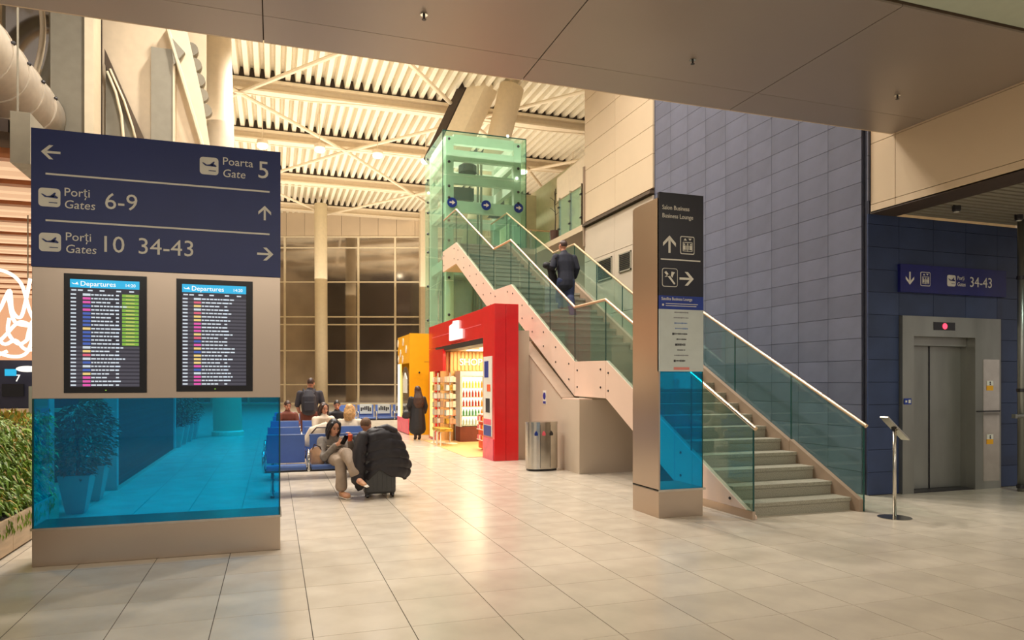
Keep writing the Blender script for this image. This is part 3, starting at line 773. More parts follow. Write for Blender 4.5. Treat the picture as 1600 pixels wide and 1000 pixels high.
# ------------------------------------------------------------------ STAIRCASE
XL, XR = 5.43, 7.15
t = stair = thing('staircase', 'long straight granite staircase with glass balustrades climbing to the upper level', 'staircase', (6.29, 7.1, 0))
segs = [(7.07, 11.04, 0, 1.97), (11.04, 12.36, 1.97, 1.97), (12.36, 16.2, 1.97, 3.98), (16.2, 17.6, 3.98, 3.98), (17.6, 21.6, 3.98, 6.0), (21.6, 24.0, 6.0, 6.0)]
for (ya, yb, za, zb) in segs:
    if zb > za:
        n = 12; dy = (yb-ya)/n; dz = (zb-za)/n
        q = MB(); q.box((XL+.07, 0, -.0), (XR-.10, dy+.03, dz-.045)); q.box((XL+.07, -.02, dz-.045), (XR-.10, dy+.03, dz))
        me = q.mesh('step', [M['granite']])
        for k in range(n): inst('step', me, (0, ya+.15+k*dy, za+k*dz), t)
    else:
        q = MB(); q.box((XL+.07, ya+.15, za-.12), (XR-.10, min(yb+.15, 23.95), za)); q.build('landing', M['granite'], t)
def zline(y, o=0):
    for (ya, yb, za, zb) in segs:
        if ya <= y <= yb: return za+(zb-za)*(y-ya)/(yb-ya)+o
    return segs[-1][3]+o
top = [(7.07, .04), (11.04, 2.04), (12.36, 2.04), (16.2, 4.04), (17.55, 4.04), (21.6, 6.07), (23.4, 6.07)]
bot = [(23.4, 5.38), (21.5, 5.38), (17.5, 3.35), (16.1, 3.35), (12.3, 1.37), (11.0, 1.37), (8.35, .0), (7.07, 0)]
def poly_side(x0, x1, m, name, drop=0):
    q = MB()
    # convex pieces between matching stations so the plate triangulates cleanly
    st = [7.07, 8.35, 11.0, 12.33, 16.15, 17.53, 21.55, 23.4]
    def tp(y):
        P = top
        for (a, za), (c, zc) in zip(P[:-1], P[1:]):
            if a <= y <= c: return za+(zc-za)*(y-a)/(c-a)
        return P[-1][1]
    def bt(y):
        P = bot[::-1]
        for (a, za), (c, zc) in zip(P[:-1], P[1:]):
            if a <= y <= c: return za+(zc-za)*(y-a)/(c-a)
        return P[-1][1]
    for k, (a, c) in enumerate(zip(st[:-1], st[1:])):
        q = MB(); q.prism([(a+.004, bt(a)+(drop if a > 8 else 0)), (c-.004, bt(c)+(drop if c > 8.4 else 0)), (c-.004, tp(c)+drop), (a+.004, tp(a)+drop*.8)], 0, x0, x1)
        q.build(name, m, t)
    return tp, bt
tp, bt = poly_side(XL, XL+.07, M['string'], 'stringer_plate')
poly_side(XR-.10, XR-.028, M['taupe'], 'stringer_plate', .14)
q = MB(); q.box((XL-.012, 7.05, 0), (XL+.03, 8.6, .10)); q.build('base_strip', M['steel'], t, label='brushed steel strip along the floor')
# underside plate
q = MB()
for (a, za), (c, zc) in zip(bot[:-2], bot[1:-1]):
    q.face([(XL+.07, a, za+.02), (XR-.1, a, za+.02), (XR-.1, c, zc+.02), (XL+.07, c, zc+.02)])
q.build('underside_plate', M['ubox'], t)
bt_me = MB(); bt_me.loft([(-.012, 0, 0), (.005, 0, 0)], [.018, .018], 10, round_=False); bt_me = bt_me.mesh('bolt', [M['dkmetal']])
for a, c, n in ((7.5, 10.9, 4), (11.2, 12.2, 2), (12.6, 16.0, 6), (16.4, 17.4, 2), (17.8, 21.3, 6), (21.8, 23.2, 2)):
    for k in range(n):
        y = a+(c-a)*k/(n-1)
        for f in (.25, .72):
            z = tp(y)-f*(tp(y)-bt(y))
            if tp(y)-bt(y) > .4 or f < .5: inst('bolt', bt_me, (XL, y, z), t)
# glass panels and rails, both sides
def rz(y):
    P = [(7.07, 1.11), (11.04, 3.08), (12.36, 3.08), (16.2, 5.10), (17.6, 5.13), (21.6, 7.10), (23.4, 7.12)]
    for (a, za), (c, zc) in zip(P[:-1], P[1:]):
        if a <= y <= c: return za+(zc-za)*(y-a)/(c-a)
    return P[-1][1]
stn = [7.07, 8.4, 9.72, 11.04, 12.36, 13.64, 14.92, 16.2, 17.6, 18.93, 20.27, 21.6, 23.4]
for x, nm in ((XL+.02, 'left'), (XR-.02, 'right')):
    for a, c in zip(stn[:-1], stn[1:]):
        q = MB(); q.prism([(a+.006, tp(a)-.10 if a > 7.1 else .0), (c-.006, tp(c)-.10), (c-.006, rz(c)-.01), (a+.006, rz(a)-.01)], 0, x-.007, x+.007)
        q.build('glass_panel', M['gstair'], t)
        q = MB(); q.box((x-.009, a-.004, tp(a)-.05 if a > 7.1 else 0), (x+.009, a+.006, rz(a)-.01)); q.build('glass_edge', M['edge'], t)
    P = [(7.03, 1.09), (11.04, 3.08), (12.36, 3.08), (16.2, 5.10), (17.6, 5.13), (21.6, 7.10), (23.3, 7.12)]
    q = MB(); q.path([(x, y, z) for y, z in P], .026, 10); q.build('handrail', M['rail'], t, smooth=False)

# under-stair enclosure
t = thing('understair_enclosure', 'plain grey boxed enclosure below the first landing of the stairs', 'enclosure', (6.2, 12, 0))
q = MB(); q.prism([(11.55, 0), (14.9, 0), (14.9, 2.58), (12.35, 1.33), (11.55, 1.33)], 0, 5.18, 5.24); q.build('side_panel', M['ubox'], t)
q = MB(); q.box((5.24, 11.55, 0), (7.1, 11.6, 1.33)); q.build('front_panel', M['ubox'], t)
q = MB(); q.box((5.18, 11.55, 1.33), (5.43, 12.35, 1.35)); q.build('top_cover', M['string'], t)
q = MB(); q.prism([(12.35, 1.33), (14.9, 2.58), (14.9, 2.61), (12.35, 1.36)], 0, 5.17, 5.43); q.build('sloped_cover', M['taupe'], t)
q = MB(); q.box((4.89, 14.15, 0), (5.175, 14.3, 2.75)); q.build('corner_post', M['ubox'], t)
q = MB(); q.box((5.172, 13.16, 1.20), (5.18, 13.34, 1.48)); pn = q.build('notice', M['white'], t, label='small white notice with a blue round symbol')
q = MB(); q.loft([(5.165, 13.25, 1.37), (5.172, 13.25, 1.37)], [.07, .07], 18, round_=False); q.build('symbol', M['blue2'], pn)
q = MB(); q.box((5.168, 13.18, 1.215), (5.172, 13.32, 1.265)); q.build('caption_bar', M['blue2'], pn)

# ------------------------------------------------------------------ UPPER LEVEL beside the stairs' top
q = MB(); q.box((8.14, 17.9, 5.88), (14, 31, 6.0)); q.box((7.15, 21.75, 5.88), (8.14, 31, 6.0)); us_ = struct(q.build('floor_upper', M['ubox']))
q = MB(); q.box((8.14, 17.85, 5.86), (14, 17.9, 6.03)); q.build('edge_plate', M['beige'], us_)
q = MB(); q.box((7.15, 21.7, 5.86), (8.12, 21.749, 6.03)); q.build('edge_plate', M['beige'], us_)
q = MB(); q.box((8.12, 17.9, 5.86), (8.139, 21.7, 6.03)); q.build('edge_plate', M['beige'], us_)
q = MB(); q.box((9.8, 19, 6.0), (9.95, 31, 9.2)); q.box((8.7, 26, 6), (14, 26.1, 9.0)); uw = struct(q.build('wall_upper_back', M['lit']))
q = MB(); q.prism([(18.1, 7.25), (20.2, 7.25), (20.2, 7.95), (18.1, 8.05)], 0, 8.3, 8.45); q.build('bulkhead', M['lit'], uw)
t = thing('upper_balustrade', 'green glass balustrade on the upper level right of the lift', 'balustrade', (8.16, 19, 6.0))
for a, c in ((18.05, 18.8), (18.85, 19.6)):
    q = MB(); q.box((8.15, a, 6.02), (8.17, c, 7.12)); q.build('glass_panel', M['glift'], t)
for y in (18.02, 18.82, 19.63):
    q = MB(); q.box((8.13, y-.02, 6.0), (8.19, y+.02, 7.2)); q.build('post', M['steel_v'], t)
    for z in (6.25, 6.9):
        q = MB(); q.box((8.10, y-.05, z-.02), (8.14, y+.05, z+.02)); q.build('clamp', M['dkmetal'], t)
q = MB(); q.box((8.10, 17.76, 5.4), (8.155, 17.84, 7.6)); q.build('end_post', M['taupe'], t)
t = thing('landing_railing', 'thin steel railing closing the landing between the lift and the upper glass', 'railing', (9.3, 23.9, 6.0))
for x in (8.8, 9.55, 10.2):
    q = MB(); q.tube((x, 23.9, 6.0), (x, 23.9, 7.15), .025, 8); q.build('post', M['steel_v'], t)
q = MB(); q.tube((8.7, 23.9, 7.15), (10.3, 23.9, 7.15), .025, 8); q.build('rail', M['rail'], t)
q = MB(); q.box((8.75, 23.88, 6.05), (10.2, 23.9, 7.1)); q.build('glass_panel', M['glift'], t)
t = thing('potted_sapling', 'thin bare sapling in a narrow brown pot at the top of the stairs', 'plant', (8.4, 20.6, 6.0))
q = MB(); q.lathe((8.4, 20.6, 6.0), [(.13, 0), (.16, .42), (.14, .42), (.14, .38)], 14); q.build('pot', mat('pot_brown', srgb(84, 56, 44), .6), t)
q = MB(); q.path([(8.4, 20.6, 6.38), (8.42, 20.6, 6.8), (8.39, 20.6, 7.2), (8.42, 20.6, 7.75)], .016, 6)
for k in range(7):
    a = k*2.1; z = 6.9+k*.11; q.path([(8.4, 20.6, z), (8.4+.13*math.cos(a), 20.6+.13*math.sin(a), z+.12), (8.4+.2*math.cos(a), 20.6+.2*math.sin(a), z+.16)], .008, 5)
q.build('trunk', M['soil'], t)

# ------------------------------------------------------------------ GLASS LIFT
LX0, LX1, LY0, LY1, LT = 5.57, 8.65, 24.0, 27.0, 10.43
t = lift = thing('glass_lift_shaft', 'tall green glass lift shaft rising behind the staircase', 'lift', (7.1, 25.5, 0))
for x in (LX0+.15, LX1-.42):
    for y in (LY0+.12, LY1-.35):
        q = MB(); q.box((x, y, 0), (x+.27, y+.25, 10.3)); q.build('post', M['liftw'], t)
for za, zb in ((10.05, 10.38), (9.48, 9.84), (8.66, 9.02), (7.66, 8.05), (5.7, 6.05), (3.4, 3.7), (1.0, 1.25)):
    for y in (LY0+.14, LY1-.33):
        q = MB(); q.box((LX0+.42, y, za), (LX1-.42, y+.2, zb)); q.build('cross_beam', M['liftw'], t)
    for x in (LX0+.17, LX1-.40):
        q = MB(); q.box((x, LY0+.37, za), (x+.2, LY1-.35, zb)); q.build('side_beam', M['liftw'], t)
def lp(a, c, nm='glass_panel'):
    q = MB(); q.box(a, c); q.build(nm, M['glift'], t)
for za, zb in ((0, 2.6), (2.6, 5.2), (5.2, 7.3), (7.3, 8.9), (8.9, 10.43)):
    lp((LX0, LY0, za+.01), (LX1, LY0+.02, zb-.01)); lp((LX0, LY0+.03, za+.01), (LX0+.02, LY1, zb-.01)); lp((LX1-.02, LY0+.03, za+.01), (LX1, LY1, zb-.01))
for x in (LX0, LX1):
    q = MB(); q.box((x-.012, LY0-.012, 0), (x+.012, LY0+.004, LT)); q.build('glass_edge', M['edge'], t)
q = MB(); q.box((LX0, LY0-.01, LT-.01), (LX1, LY0+.02, LT+.02)); q.build('top_edge', M['edge'], t)
fit = MB(); fit.ball((0, -.02, 0), (.05, .04, .05), 8, 6); fit_me = fit.mesh('glass_fitting', [M['dkmetal']])
for z in (10.15, 9.35, 8.5, 8.1, 7.3, 6.6, 5.3, 4.0, 2.7):
    for x in (LX0+.22, LX1-.30): inst('glass_fitting', fit_me, (x, LY0, z), t)
    inst('glass_fitting', fit_me, (LX0-.0, LY1-.5, z), t)
q = MB(); q.box((6.0, 25.2, 3.2), (8.1, 26.5, 5.6)); q.build('cabin', M['steel_v'], t)
for x in (7.05, 7.18):
    q = MB(); q.box((x, 24.8, 0), (x+.06, 24.9, 10.0)); q.build('guide_rail', M['grey'], t)
q = MB(); q.box((6.3, 25.6, 9.25), (7.9, 26.3, 9.45)); q.build('machine_bed', M['dkmetal'], t)
q = MB(); q.lathe((6.9, 25.6, 9.5), [(.35, 0), (.35, .25), (.2, .35)], 16); q.build('hoist_motor', M['dkmetal'], t)
q = MB(); q.box((6.1, 24.9, 8.3), (6.95, 25.6, 8.75)); q.build('control_box', M['dkmetal'], t)
q = MB(); q.prism([(7.5, 7.75), (8.15, 7.75), (8.15, 8.45)], 1, 25.0, 25.1); q.build('gusset', M['dkmetal'], t)
q = MB(); q.tube((5.9, 24.5, 7.2), (5.9, 26.6, 9.4), .07, 8); q.build('brace', M['liftw'], t)
q = MB(); q.tube((5.9, 26.5, 5.0), (5.9, 24.5, 7.2), .07, 8); q.build('brace', M['liftw'], t)
for k, px in enumerate((5.90, 7.14, 8.36)):
    q = MB(); q.loft([(px, LY0-.03, 7.93), (px, LY0-.012, 7.93)], [.175, .175], 24, round_=False); dsk = q.build('arrow_disc', M['blue2'], t, label='round blue sticker with a white arrow')
    glyph([[(-.3, -.08), (.0, -.08), (.0, .08), (-.3, .08)], [(0, -.26), (.34, 0), (0, .26)]], px, 7.93, LY0-.032, .32, M['white'], dsk, 'arrow')
for x, z in ((8.3, 9.0), (5.62, 8.9), (7.95, 10.48)):
    q = MB(); q.ball((x, 24.0 if x > 6 else 26.6, z), .05, 10, 6); q.build('small_lamp', E_LAMP, t)

# ------------------------------------------------------------------ STEEL LIFT in the recess (right)
t = el = thing('lift_entrance', 'brushed steel lift entrance with closed double doors under a blue gate sign', 'lift', (9.75, LY, 0))
q = MB(); q.box((8.75, 7.96, 2.33), (10.745, LY+.15, 2.63)); hdr = q.build('header', M['steel_dk'], t)
q = MB(); q.box((8.75, 7.96, 0), (8.97, LY+.15, 2.33)); q.build('jamb', M['steel_dk'], t)
q = MB(); q.box((10.20, 7.96, 0), (10.745, 8.10, 2.33)); jb = q.build('jamb', M['steel_dk'], t, label='wide right jamb with yellow stickers')
q = MB(); q.box((8.97, 8.10, 0), (9.06, 8.27, 2.33)); q.box((9.06, 8.10, 2.2), (10.2, 8.27, 2.33)); q.build('inner_frame', M['steel_dk'], t)
for a, c in ((9.065, 9.535), (9.545, 10.195)):
    q = MB(); q.box((a, 8.2, .02), (c, 8.24, 2.2)); dr = q.build('door', M['steel_dk'], t, bevel=.003)
q = MB(); q.box((9.53, 8.19, .02), (9.55, 8.22, 2.2)); q.build('door_seam', M['black'], t)
q = MB(); q.box((8.90, 8.25, 0), (10.3, 8.3, 2.4)); q.build('shaft_back', M['dkmetal'], t)
q = MB(); q.box((10.195, 8.10, 0), (10.26, 8.27, 2.33)); q.build('inner_frame', M['steel_dk'], t)
q = MB(); q.box((8.97, 7.98, 0), (10.19, 8.2, .018)); q.build('sill', M['dkmetal'], t)
q = MB(); q.box((9.35, 7.955, 2.43), (9.78, 7.96, 2.55)); ip = q.build('indicator_plate', M['black'], hdr)
q = MB(); q.loft([(9.57, 7.948, 2.49), (9.57, 7.955, 2.49)], [.045, .045], 16, round_=False); q.build('red_indicator', emit('red_led', (1, .05, .10), 2.2), hdr)
q = MB(); q.box((10.36, 7.952, .12), (10.70, 7.96, 2.0)); q.build('side_panel', M['steel_v'], jb)
q = MB(); q.box((10.22, 7.950, 1.19), (10.72, 7.958, 1.21)); q.build('panel_joint', M['dkmetal'], jb)
for za in (1.52, .69):
    q = MB(); q.box((10.43, 7.945, za), (10.56, 7.952, za+.075)); q.build('sticker', M['yellow'], jb, label='yellow sticker below a white one')
    q = MB(); q.box((10.43, 7.945, za+.077), (10.56, 7.952, za+.15)); q.build('sticker', M['white'], jb)
    q = MB(); q.ball((10.495, 7.945, za+.125), (.015, .002, .015), 8, 6); q.box((10.482, 7.942, za+.085), (10.508, 7.946, za+.108)); q.build('figure_symbol', M['black'], jb)
q = MB(); q.box((8.77, 7.95, 1.32), (8.91, 7.96, 1.41)); cp = q.build('call_plate', M['blue2'], t)
q = MB(); q.box((8.79, 7.945, 1.35), (8.82, 7.95, 1.38)); q.box((8.85, 7.945, 1.34), (8.89, 7.95, 1.39)); q.build('symbol', M['white'], cp)
t = thing('gate_sign', 'dark blue wall sign reading gates 34-43 above the steel lift', 'sign', (9.8, LY, 2.97))
q = MB(); q.box((8.72, 7.97, 2.98), (10.87, LY-.0, 3.39)); pl = q.build('sign_plate', M['signdk'], t)
FE = 7.97
arrow(8.90, 3.185, FE, .19, PI, M['white'], pl)
lift_icon(9.20, 3.185, FE, .19, .21, pl, M['white'], M['signdk'])
plane_icon(9.72, 3.185, FE, .17, .17, pl, M['signdk'])
text('Porți', .085, 9.84, 3.205, FE, M['white'], pl, sx=.85); text('Gates', .085, 9.84, 3.11, FE, M['white'], pl, sx=.85)
text('34-43', .22, 10.09, 3.11, FE, M['white'], pl, sx=.95)
t = thing('downpipe', 'round vertical steel pipe at the right edge of the lift recess', 'pipe', (11.05, 7.6, 0))
q = MB(); q.tube((10.68, 7.6, 0), (10.68, 7.6, 4.1), .05, 14); q.build('pipe', M['steel_dk'], t, smooth=True)
for z in (.05, 1.5, 3.2):
    q = MB(); q.tube((10.68, 7.6, z), (10.68, 7.6, z+.05), .062, 14); q.build('collar', M['dkmetal'], t)
q = MB(); q.tube((10.47, 7.55, 1.14), (11.3, 7.55, 1.14), .03, 10); q.box((10.45, 7.52, 1.11), (10.49, 7.58, 1.17)); q.build('side_rail', M['steel_dk'], t, label='short horizontal rail')
t = thing('lectern_stand', 'slim steel display stand with a tilted plate beside the lift', 'stand', (7.15, 6.62, 0))
q = MB(); q.lathe((7.15, 6.62, 0), [(.19, 0), (.19, .008), (.02, .014)], 28); q.build('base_plate', M['steel_v'], t)
q = MB(); q.tube((7.15, 6.62, .01), (7.15, 6.62, 1.12), .021, 14); q.build('pole', M['steel_v'], t, smooth=True)
q = MB(); q.prism([(6.99, 1.235), (7.33, .955), (7.32, .94), (6.98, 1.22)], 1, 6.56, 6.68)
pl = q.build('plate', M['steel_v'], t)
q = MB(); q.prism([(7.01, 1.228), (7.31, .981), (7.308, .978), (7.008, 1.225)], 1, 6.57, 6.67); q.build('printed_sheet', M['panelw'], pl)
q = MB(); q.box((7.12, 6.6, 1.06), (7.18, 6.64, 1.11)); q.build('bracket', M['dkmetal'], t)

# ------------------------------------------------------------------ RED KIOSK
KX = 4.35
t = kiosk = thing('red_kiosk', 'glossy red shop kiosk with bright open front under the stairs', 'kiosk', (4.6, 17, 0))
q = MB(); q.box((KX, 14.0, 0), (4.60, 14.85, 3.29)); q.build('end_pillar', M['red'], t, bevel=.006)
q = MB(); q.box((4.605, 14.0, 0), (4.88, 14.85, 3.29)); q.build('end_pillar', M['red'], t, bevel=.006)
q = MB(); q.box((KX, 14.855, 2.62), (4.88, 20.55, 3.27)); fs = q.build('fascia', M['red'], t, bevel=.006)
q = MB(); q.box((KX, 19.65, 0), (4.88, 20.55, 2.61)); q.build('far_pillar', M['red'], t, bevel=.006)
q = MB(); q.box((KX-.03, 18.6, 1.95), (KX+.05, 20.3, 2.55)); q.build('side_signbox', M['red'], t)
q = MB(); q.box((KX-.035, 19.9, .08), (KX-.01, 20.25, 1.95)); q.build('banner', E_YLIT, t, label='narrow lit yellow banner')
q = MB(); q.box((KX, 14.86, 2.5), (4.75, 19.64, 2.61)); q.build('opening_head', M['dkmetal'], t)
q = MB(); q.box((6.6, 14.95, 0), (6.7, 20.5, 2.6)); q.box((4.9, 20.45, 0), (6.59, 20.55, 2.6)); q.build('shell_wall', M['lit'], t)
q = MB(); q.box((5.45, 14.95, 0), (6.6, 15.0, 2.55)); q.build('side_wall', M['lit'], t)
q = MB(); q.box((4.75, 15.0, 2.53), (6.6, 20.45, 2.58)); q.build('inner_ceiling', M['lit'], t)
q = MB(); q.box((4.0, 14.9, .002), (6.6, 19.6, .008)); q.build('wood_floor', M['wood'], t)
q = MB(); q.box((4.45, 19.45, 0), (6.6, 19.55, 2.53)); q.build('back_partition', M['wood'], t)
x = 4.5
while x < 6.5:
    q = MB(); q.box((x, 19.41, 1.98), (x+.07, 19.45, 2.5)); q.build('slat', M['wood'], t); x += .11
q = MB(); q.box((4.70, 19.3, 0), (4.78, 19.45, 2.5)); q.build('wood_post', M['wood'], t)
text('SHOP', .27, 4.98, 2.13, 19.38, E_BACKLIT, t, 'neon_lettering', depth=.01)
for y in (15.6, 16.9, 18.2):
    q = MB(); q.box((5.0, y, 2.50), (6.4, y+.5, 2.525)); q.build('ceiling_light', E_KIOSK, t)
l = bpy.data.lights.new('kiosk_light', 'AREA'); l.shape = 'RECTANGLE'; l.size = 1.4; l.size_y = 4; l.energy = 150; l.color = (1, .80, .48)
lo = bpy.data.objects.new('kiosk_light', l); COL.objects.link(lo); lo.location = (5.5, 17.2, 2.48)
q = MB(); q.box((KX-.02, 14.05, 0), (KX+.0, 14.8, .45)); q.build('base_panel', M['pink'], t)
q = MB(); q.box((KX-.012, 14.15, .5), (KX, 14.78, 2.2)); ps = q.build('poster', M['white'], t, label='tall white poster with dark and blue figures')
for (ya, yb, za, zb, mm) in ((14.2, 14.75, .5, .72, 'blue2'), (14.2, 14.75, .74, .86, 'pink'), (14.3, 14.6, 1.0, 1.3, 'navy'), (14.25, 14.5, 1.45, 1.6, 'orange'), (14.4, 14.7, 1.75, 2.1, 'blue2')):
    q = MB(); q.box((KX-.016, ya, za), (KX-.012, yb, zb)); q.build('printed_patch', M[mm], ps)
# white block sign on the fascia
q = MB(); q.prism([(16.95, 2.72), (17.8, 2.72), (17.8, 3.1), (17.45, 3.14), (17.4, 3.2), (16.95, 3.18)], 0, KX-.05, KX-.0)
q.build('white_sign_block', E_BACKLIT, fs)
q = MB(); q.box((KX-.05, 16.6, 2.72), (KX, 16.93, 2.95)); q.build('white_sign_block', E_BACKLIT, fs)
for k in range(2):
    q = MB(); q.box((KX-.003, 15.0+k*2.7, 2.92), (KX+.002, 17.4+k*2.7, 2.935)); q.build('panel_joint', M['pink'], fs)
# fridge
t = thing('drinks_fridge', 'upright lit drinks fridge in the back of the red kiosk', 'fridge', (5.25, 19.1, 0))
FX0, FX1, FYa, FYb = 4.84, 5.68, 18.75, 19.38
q = MB(); q.box((FX0+.05, FYb-.05, 0.02), (FX1-.05, FYb, 1.82)); q.box((FX0, FYa, .02), (FX0+.05, FYb, 1.82)); q.box((FX1-.05, FYa, .02), (FX1, FYb, 1.82)); q.box((FX0, FYa, 1.82), (FX1, FYb, 1.95)); q.build('cabinet', M['panelw'], t)
q = MB(); q.box((FX0-.004, FYa-.012, .015), (FX1+.004, FYa+.5, .42)); q.build('grille_base', M['brown'], t)
q = MB(); q.box((FX0+.05, FYb-.06, .42), (FX1-.05, FYb-.05, 1.8)); q.build('light_panel', E_KIOSK, t)
q = MB(); q.box((FX0+.04, FYa-.012, .44), (FX1-.04, FYa, 1.8)); q.build('glass_door', M['gclear'], t)
for z in (.44, .70, .96, 1.22, 1.48): 
    q = MB(); q.box((FX0+.05, FYa+.03, z), (FX1-.05, FYb-.07, z+.015)); q.build('shelf', M['white'], t)
cols = [('bottle_green', (90, 170, 120)), ('bottle_white', (220, 225, 220)), ('bottle_red', (200, 40, 36)), ('bottle_orange', (236, 150, 50)), ('bottle_yellow', (240, 210, 90))]
bm_ = []
for nme, c in cols:
    q = MB(); q.lathe((0, 0, 0), [(.03, 0), (.03, .12), (.012, .16), (.012, .19)], 8)
    bm_.append(q.mesh('bottle', [mat(nme, srgb(*c), .25)]))
rowname = ['bottom', 'second lowest', 'middle', 'second highest', 'top']
rowcol = [1, 0, 2, 3, 4]; cn = ['white', 'green', 'red', 'orange', 'yellow']; 
for si, z in enumerate((.455, .715, .975, 1.235, 1.495)):
    ci = [1, 0, 2, 2, 4][si]
    for k in range(8):
        o = bpy.data.objects.new('bottle', bm_[ci if k < 6 else 3]); COL.objects.link(o)
        o.location = (FX0+.12+k*.087, FYa+.09, z)
        tag(o, ('%s bottle, %s from the left, on the %s fridge shelf' % (['green', 'white', 'red', 'orange', 'yellow'][ci if k < 6 else 3], ('first', 'second', 'third', 'fourth', 'fifth', 'sixth', 'seventh', 'eighth')[k], rowname[si])), 'bottle', 'bottles on the %s fridge shelf' % rowname[si])
        if k >= 6: o['group'] = 'orange bottles on the %s fridge shelf' % rowname[si]
# spinner racks
for ri, (rx, ry) in enumerate(((4.22, 18.75), (4.45, 18.3))):
    t = thing('spinner_rack', 'white wire card rack in front of the red kiosk, the %s one' % ('left' if ri == 0 else 'right'), 'rack', (rx, ry, 0), 'spinner racks at the kiosk')
    q = MB(); q.tube((rx, ry, .0), (rx, ry, 1.9), .02, 8); q.build('pole', M['chrome'], t)
    q = MB(); q.lathe((rx, ry, 0), [(.2, 0), (.2, .02), (.03, .04)], 16); q.build('base', M['white'], t)
    for k in range(6):
        z = .55+k*.22
        for s_ in (-1, 1):
            for j in range(3):
                cc = random.choice(['cream', 'white', 'cream', 'tanbag', 'panelw', 'leafy', 'ubox'])
                q = MB(); q.box((rx-.13+j*.09, ry+s_*.1-.015, z), (rx-.055+j*.09, ry+s_*.1+.015, z+.12+.05*random.random())); q.build('card_stack', M[cc], t)
        q = MB(); q.box((rx-.15, ry-.13, z-.012), (rx+.15, ry+.13, z-.004)); q.build('wire_shelf', M['chrome'], t)
t = thing('rack_bench', 'low yellow topped bench with white hoop legs below the card racks', 'bench', (4.3, 18.0, 0))
q = MB(); q.box((4.02, 17.6, .38), (4.36, 18.55, .45)); q.build('top', M['leafy'], t)
for y in (17.7, 18.15):
    q = MB(); q.path([(4.05, y, 0), (4.05, y, .34), (4.1, y, .38), (4.1, y+.32, .38), (4.05, y+.36, .34), (4.05, y+.36, 0)], .02, 6); q.build('hoop_leg', M['white'], t)
t = thing('orange_display', 'small orange display shelf standing in the kiosk opening', 'display shelf', (4.9, 16.3, 0))
q = MB(); q.box((4.75, 16.0, .05), (5.05, 16.6, .85)); q.build('body', M['orange'], t)
for z in (.25, .5, .7):
    q = MB(); q.box((4.70, 16.0, z), (4.76, 16.6, z+.02)); q.build('shelf', M['white'], t)
    for k in range(4):
        q = MB(); q.box((4.705, 16.04+k*.14, z+.02), (4.745, 16.14+k*.14, z+.12)); q.build('packet', M[['yellow', 'red', 'cream', 'pink'][k]], t)
q = MB(); q.box((4.73, 15.98, .85), (5.07, 16.62, .88)); q.build('top', M['white'], t)

# ------------------------------------------------------------------ YELLOW KIOSK
t = thing('yellow_kiosk', 'bright yellow kiosk beyond the red one with a lit white arched front', 'kiosk', (5.0, 22.9, 0))
q = MB(); q.box((4.0, 21.75, 0), (6.8, 21.85, 3.17)); q.build('end_wall', M['yellow'], t)
q = MB(); q.box((4.0, 21.86, 2.25), (4.12, 23.95, 3.15)); fy = q.build('fascia', M['yellow'], t)
q = MB(); q.box((4.0, 23.8, 0), (4.12, 23.95, 2.25)); q.box((6.7, 21.86, 0), (6.8, 23.9, 3.1)); q.box((4.12, 23.85, 0), (6.7, 23.95, 3.1)); q.box((4.12, 21.86, 3.0), (6.69, 23.84, 3.09)); q.build('shell', M['yellow'], t)
q = MB(); q.box((3.985, 23.5, .5), (3.998, 23.9, 2.25)); q.build('lit_panel', E_BACKLIT, t)
q = MB(); q.box((3.985, 23.2, .5), (3.998, 23.48, 2.25)); q.build('lit_panel', E_YLIT, t)
q = MB(); q.box((3.97, 21.86, .02), (4.1, 23.9, .5)); q.build('counter_base', M['pink'], t)
q = MB(); P = [(22.0, .55), (23.2, .55), (23.2, 1.7)]+[(22.6+.6*math.cos(a), 1.7+.45*math.sin(a)) for a in [PI*i/10 for i in range(1, 10)]]+[(22.0, 1.7)]
q.prism(P, 0, 4.01, 4.03); q.build('arched_window', M['darkglass'], t)
q = MB(); q.prism([(22.3, 1.3), (22.9, 1.3), (22.9, 1.75), (22.6, 1.95), (22.3, 1.75)], 0, 3.99, 4.01); q.build('white_emblem', M['white'], t)
for (y, z) in ((23.9, 2.95), (23.4, 2.6), (22.9, 2.95), (22.35, 2.7), (23.0, 2.4), (23.8, 2.42)):
    q = MB(); q.prism([(y+.11*math.cos(a)*(1-.5*max(0, math.sin(a))), z+.13*math.sin(a)) for a in [2*PI*i/14 for i in range(14)]], 0, 3.985, 4.0); q.build('drop_motif', M['cream'], fy)
q = MB(); q.box((4.45, 21.742, 2.28), (5.3, 21.75, 2.295)); q.build('panel_joint', M['leafy'], t)
q = MB(); q.ball((4.30, 21.745, 1.95), .03, 8, 6); q.build('fixing', M['dkmetal'], t)

# ------------------------------------------------------------------ LITTER BIN
t = thing('litter_bin', 'oval stainless steel recycling bin against the understair panel', 'bin', (4.76, 12.35, 0))
def oval(cx, cy, a, b_, n=28): return [(cx+a*math.copysign(abs(math.cos(p))**.7, math.cos(p)), cy+b_*math.copysign(abs(math.sin(p))**.7, math.sin(p))) for p in [2*PI*i/n for i in range(n)]]
q = MB(); q.prism(oval(4.76, 12.35, .30, .20), 2, .04, .87); q.build('body', M['steel_v'], t)
q = MB(); q.prism(oval(4.76, 12.35, .285, .185), 2, 0, .04); q.build('foot', M['black'], t)
q = MB(); q.prism(oval(4.76, 12.35, .305, .205), 2, .87, .91); q.build('lid', M['steel_v'], t)
for k, (mm) in enumerate(('blue2', 'pink', 'dkmetal')):
    x = 4.58+k*.15
    q = MB(); q.prism([(x-.03, .66), (x+.03, .66), (x+.035, .70), (x, .75), (x-.035, .70)], 1, 12.143, 12.15); q.build('waste_symbol', M[mm], t)
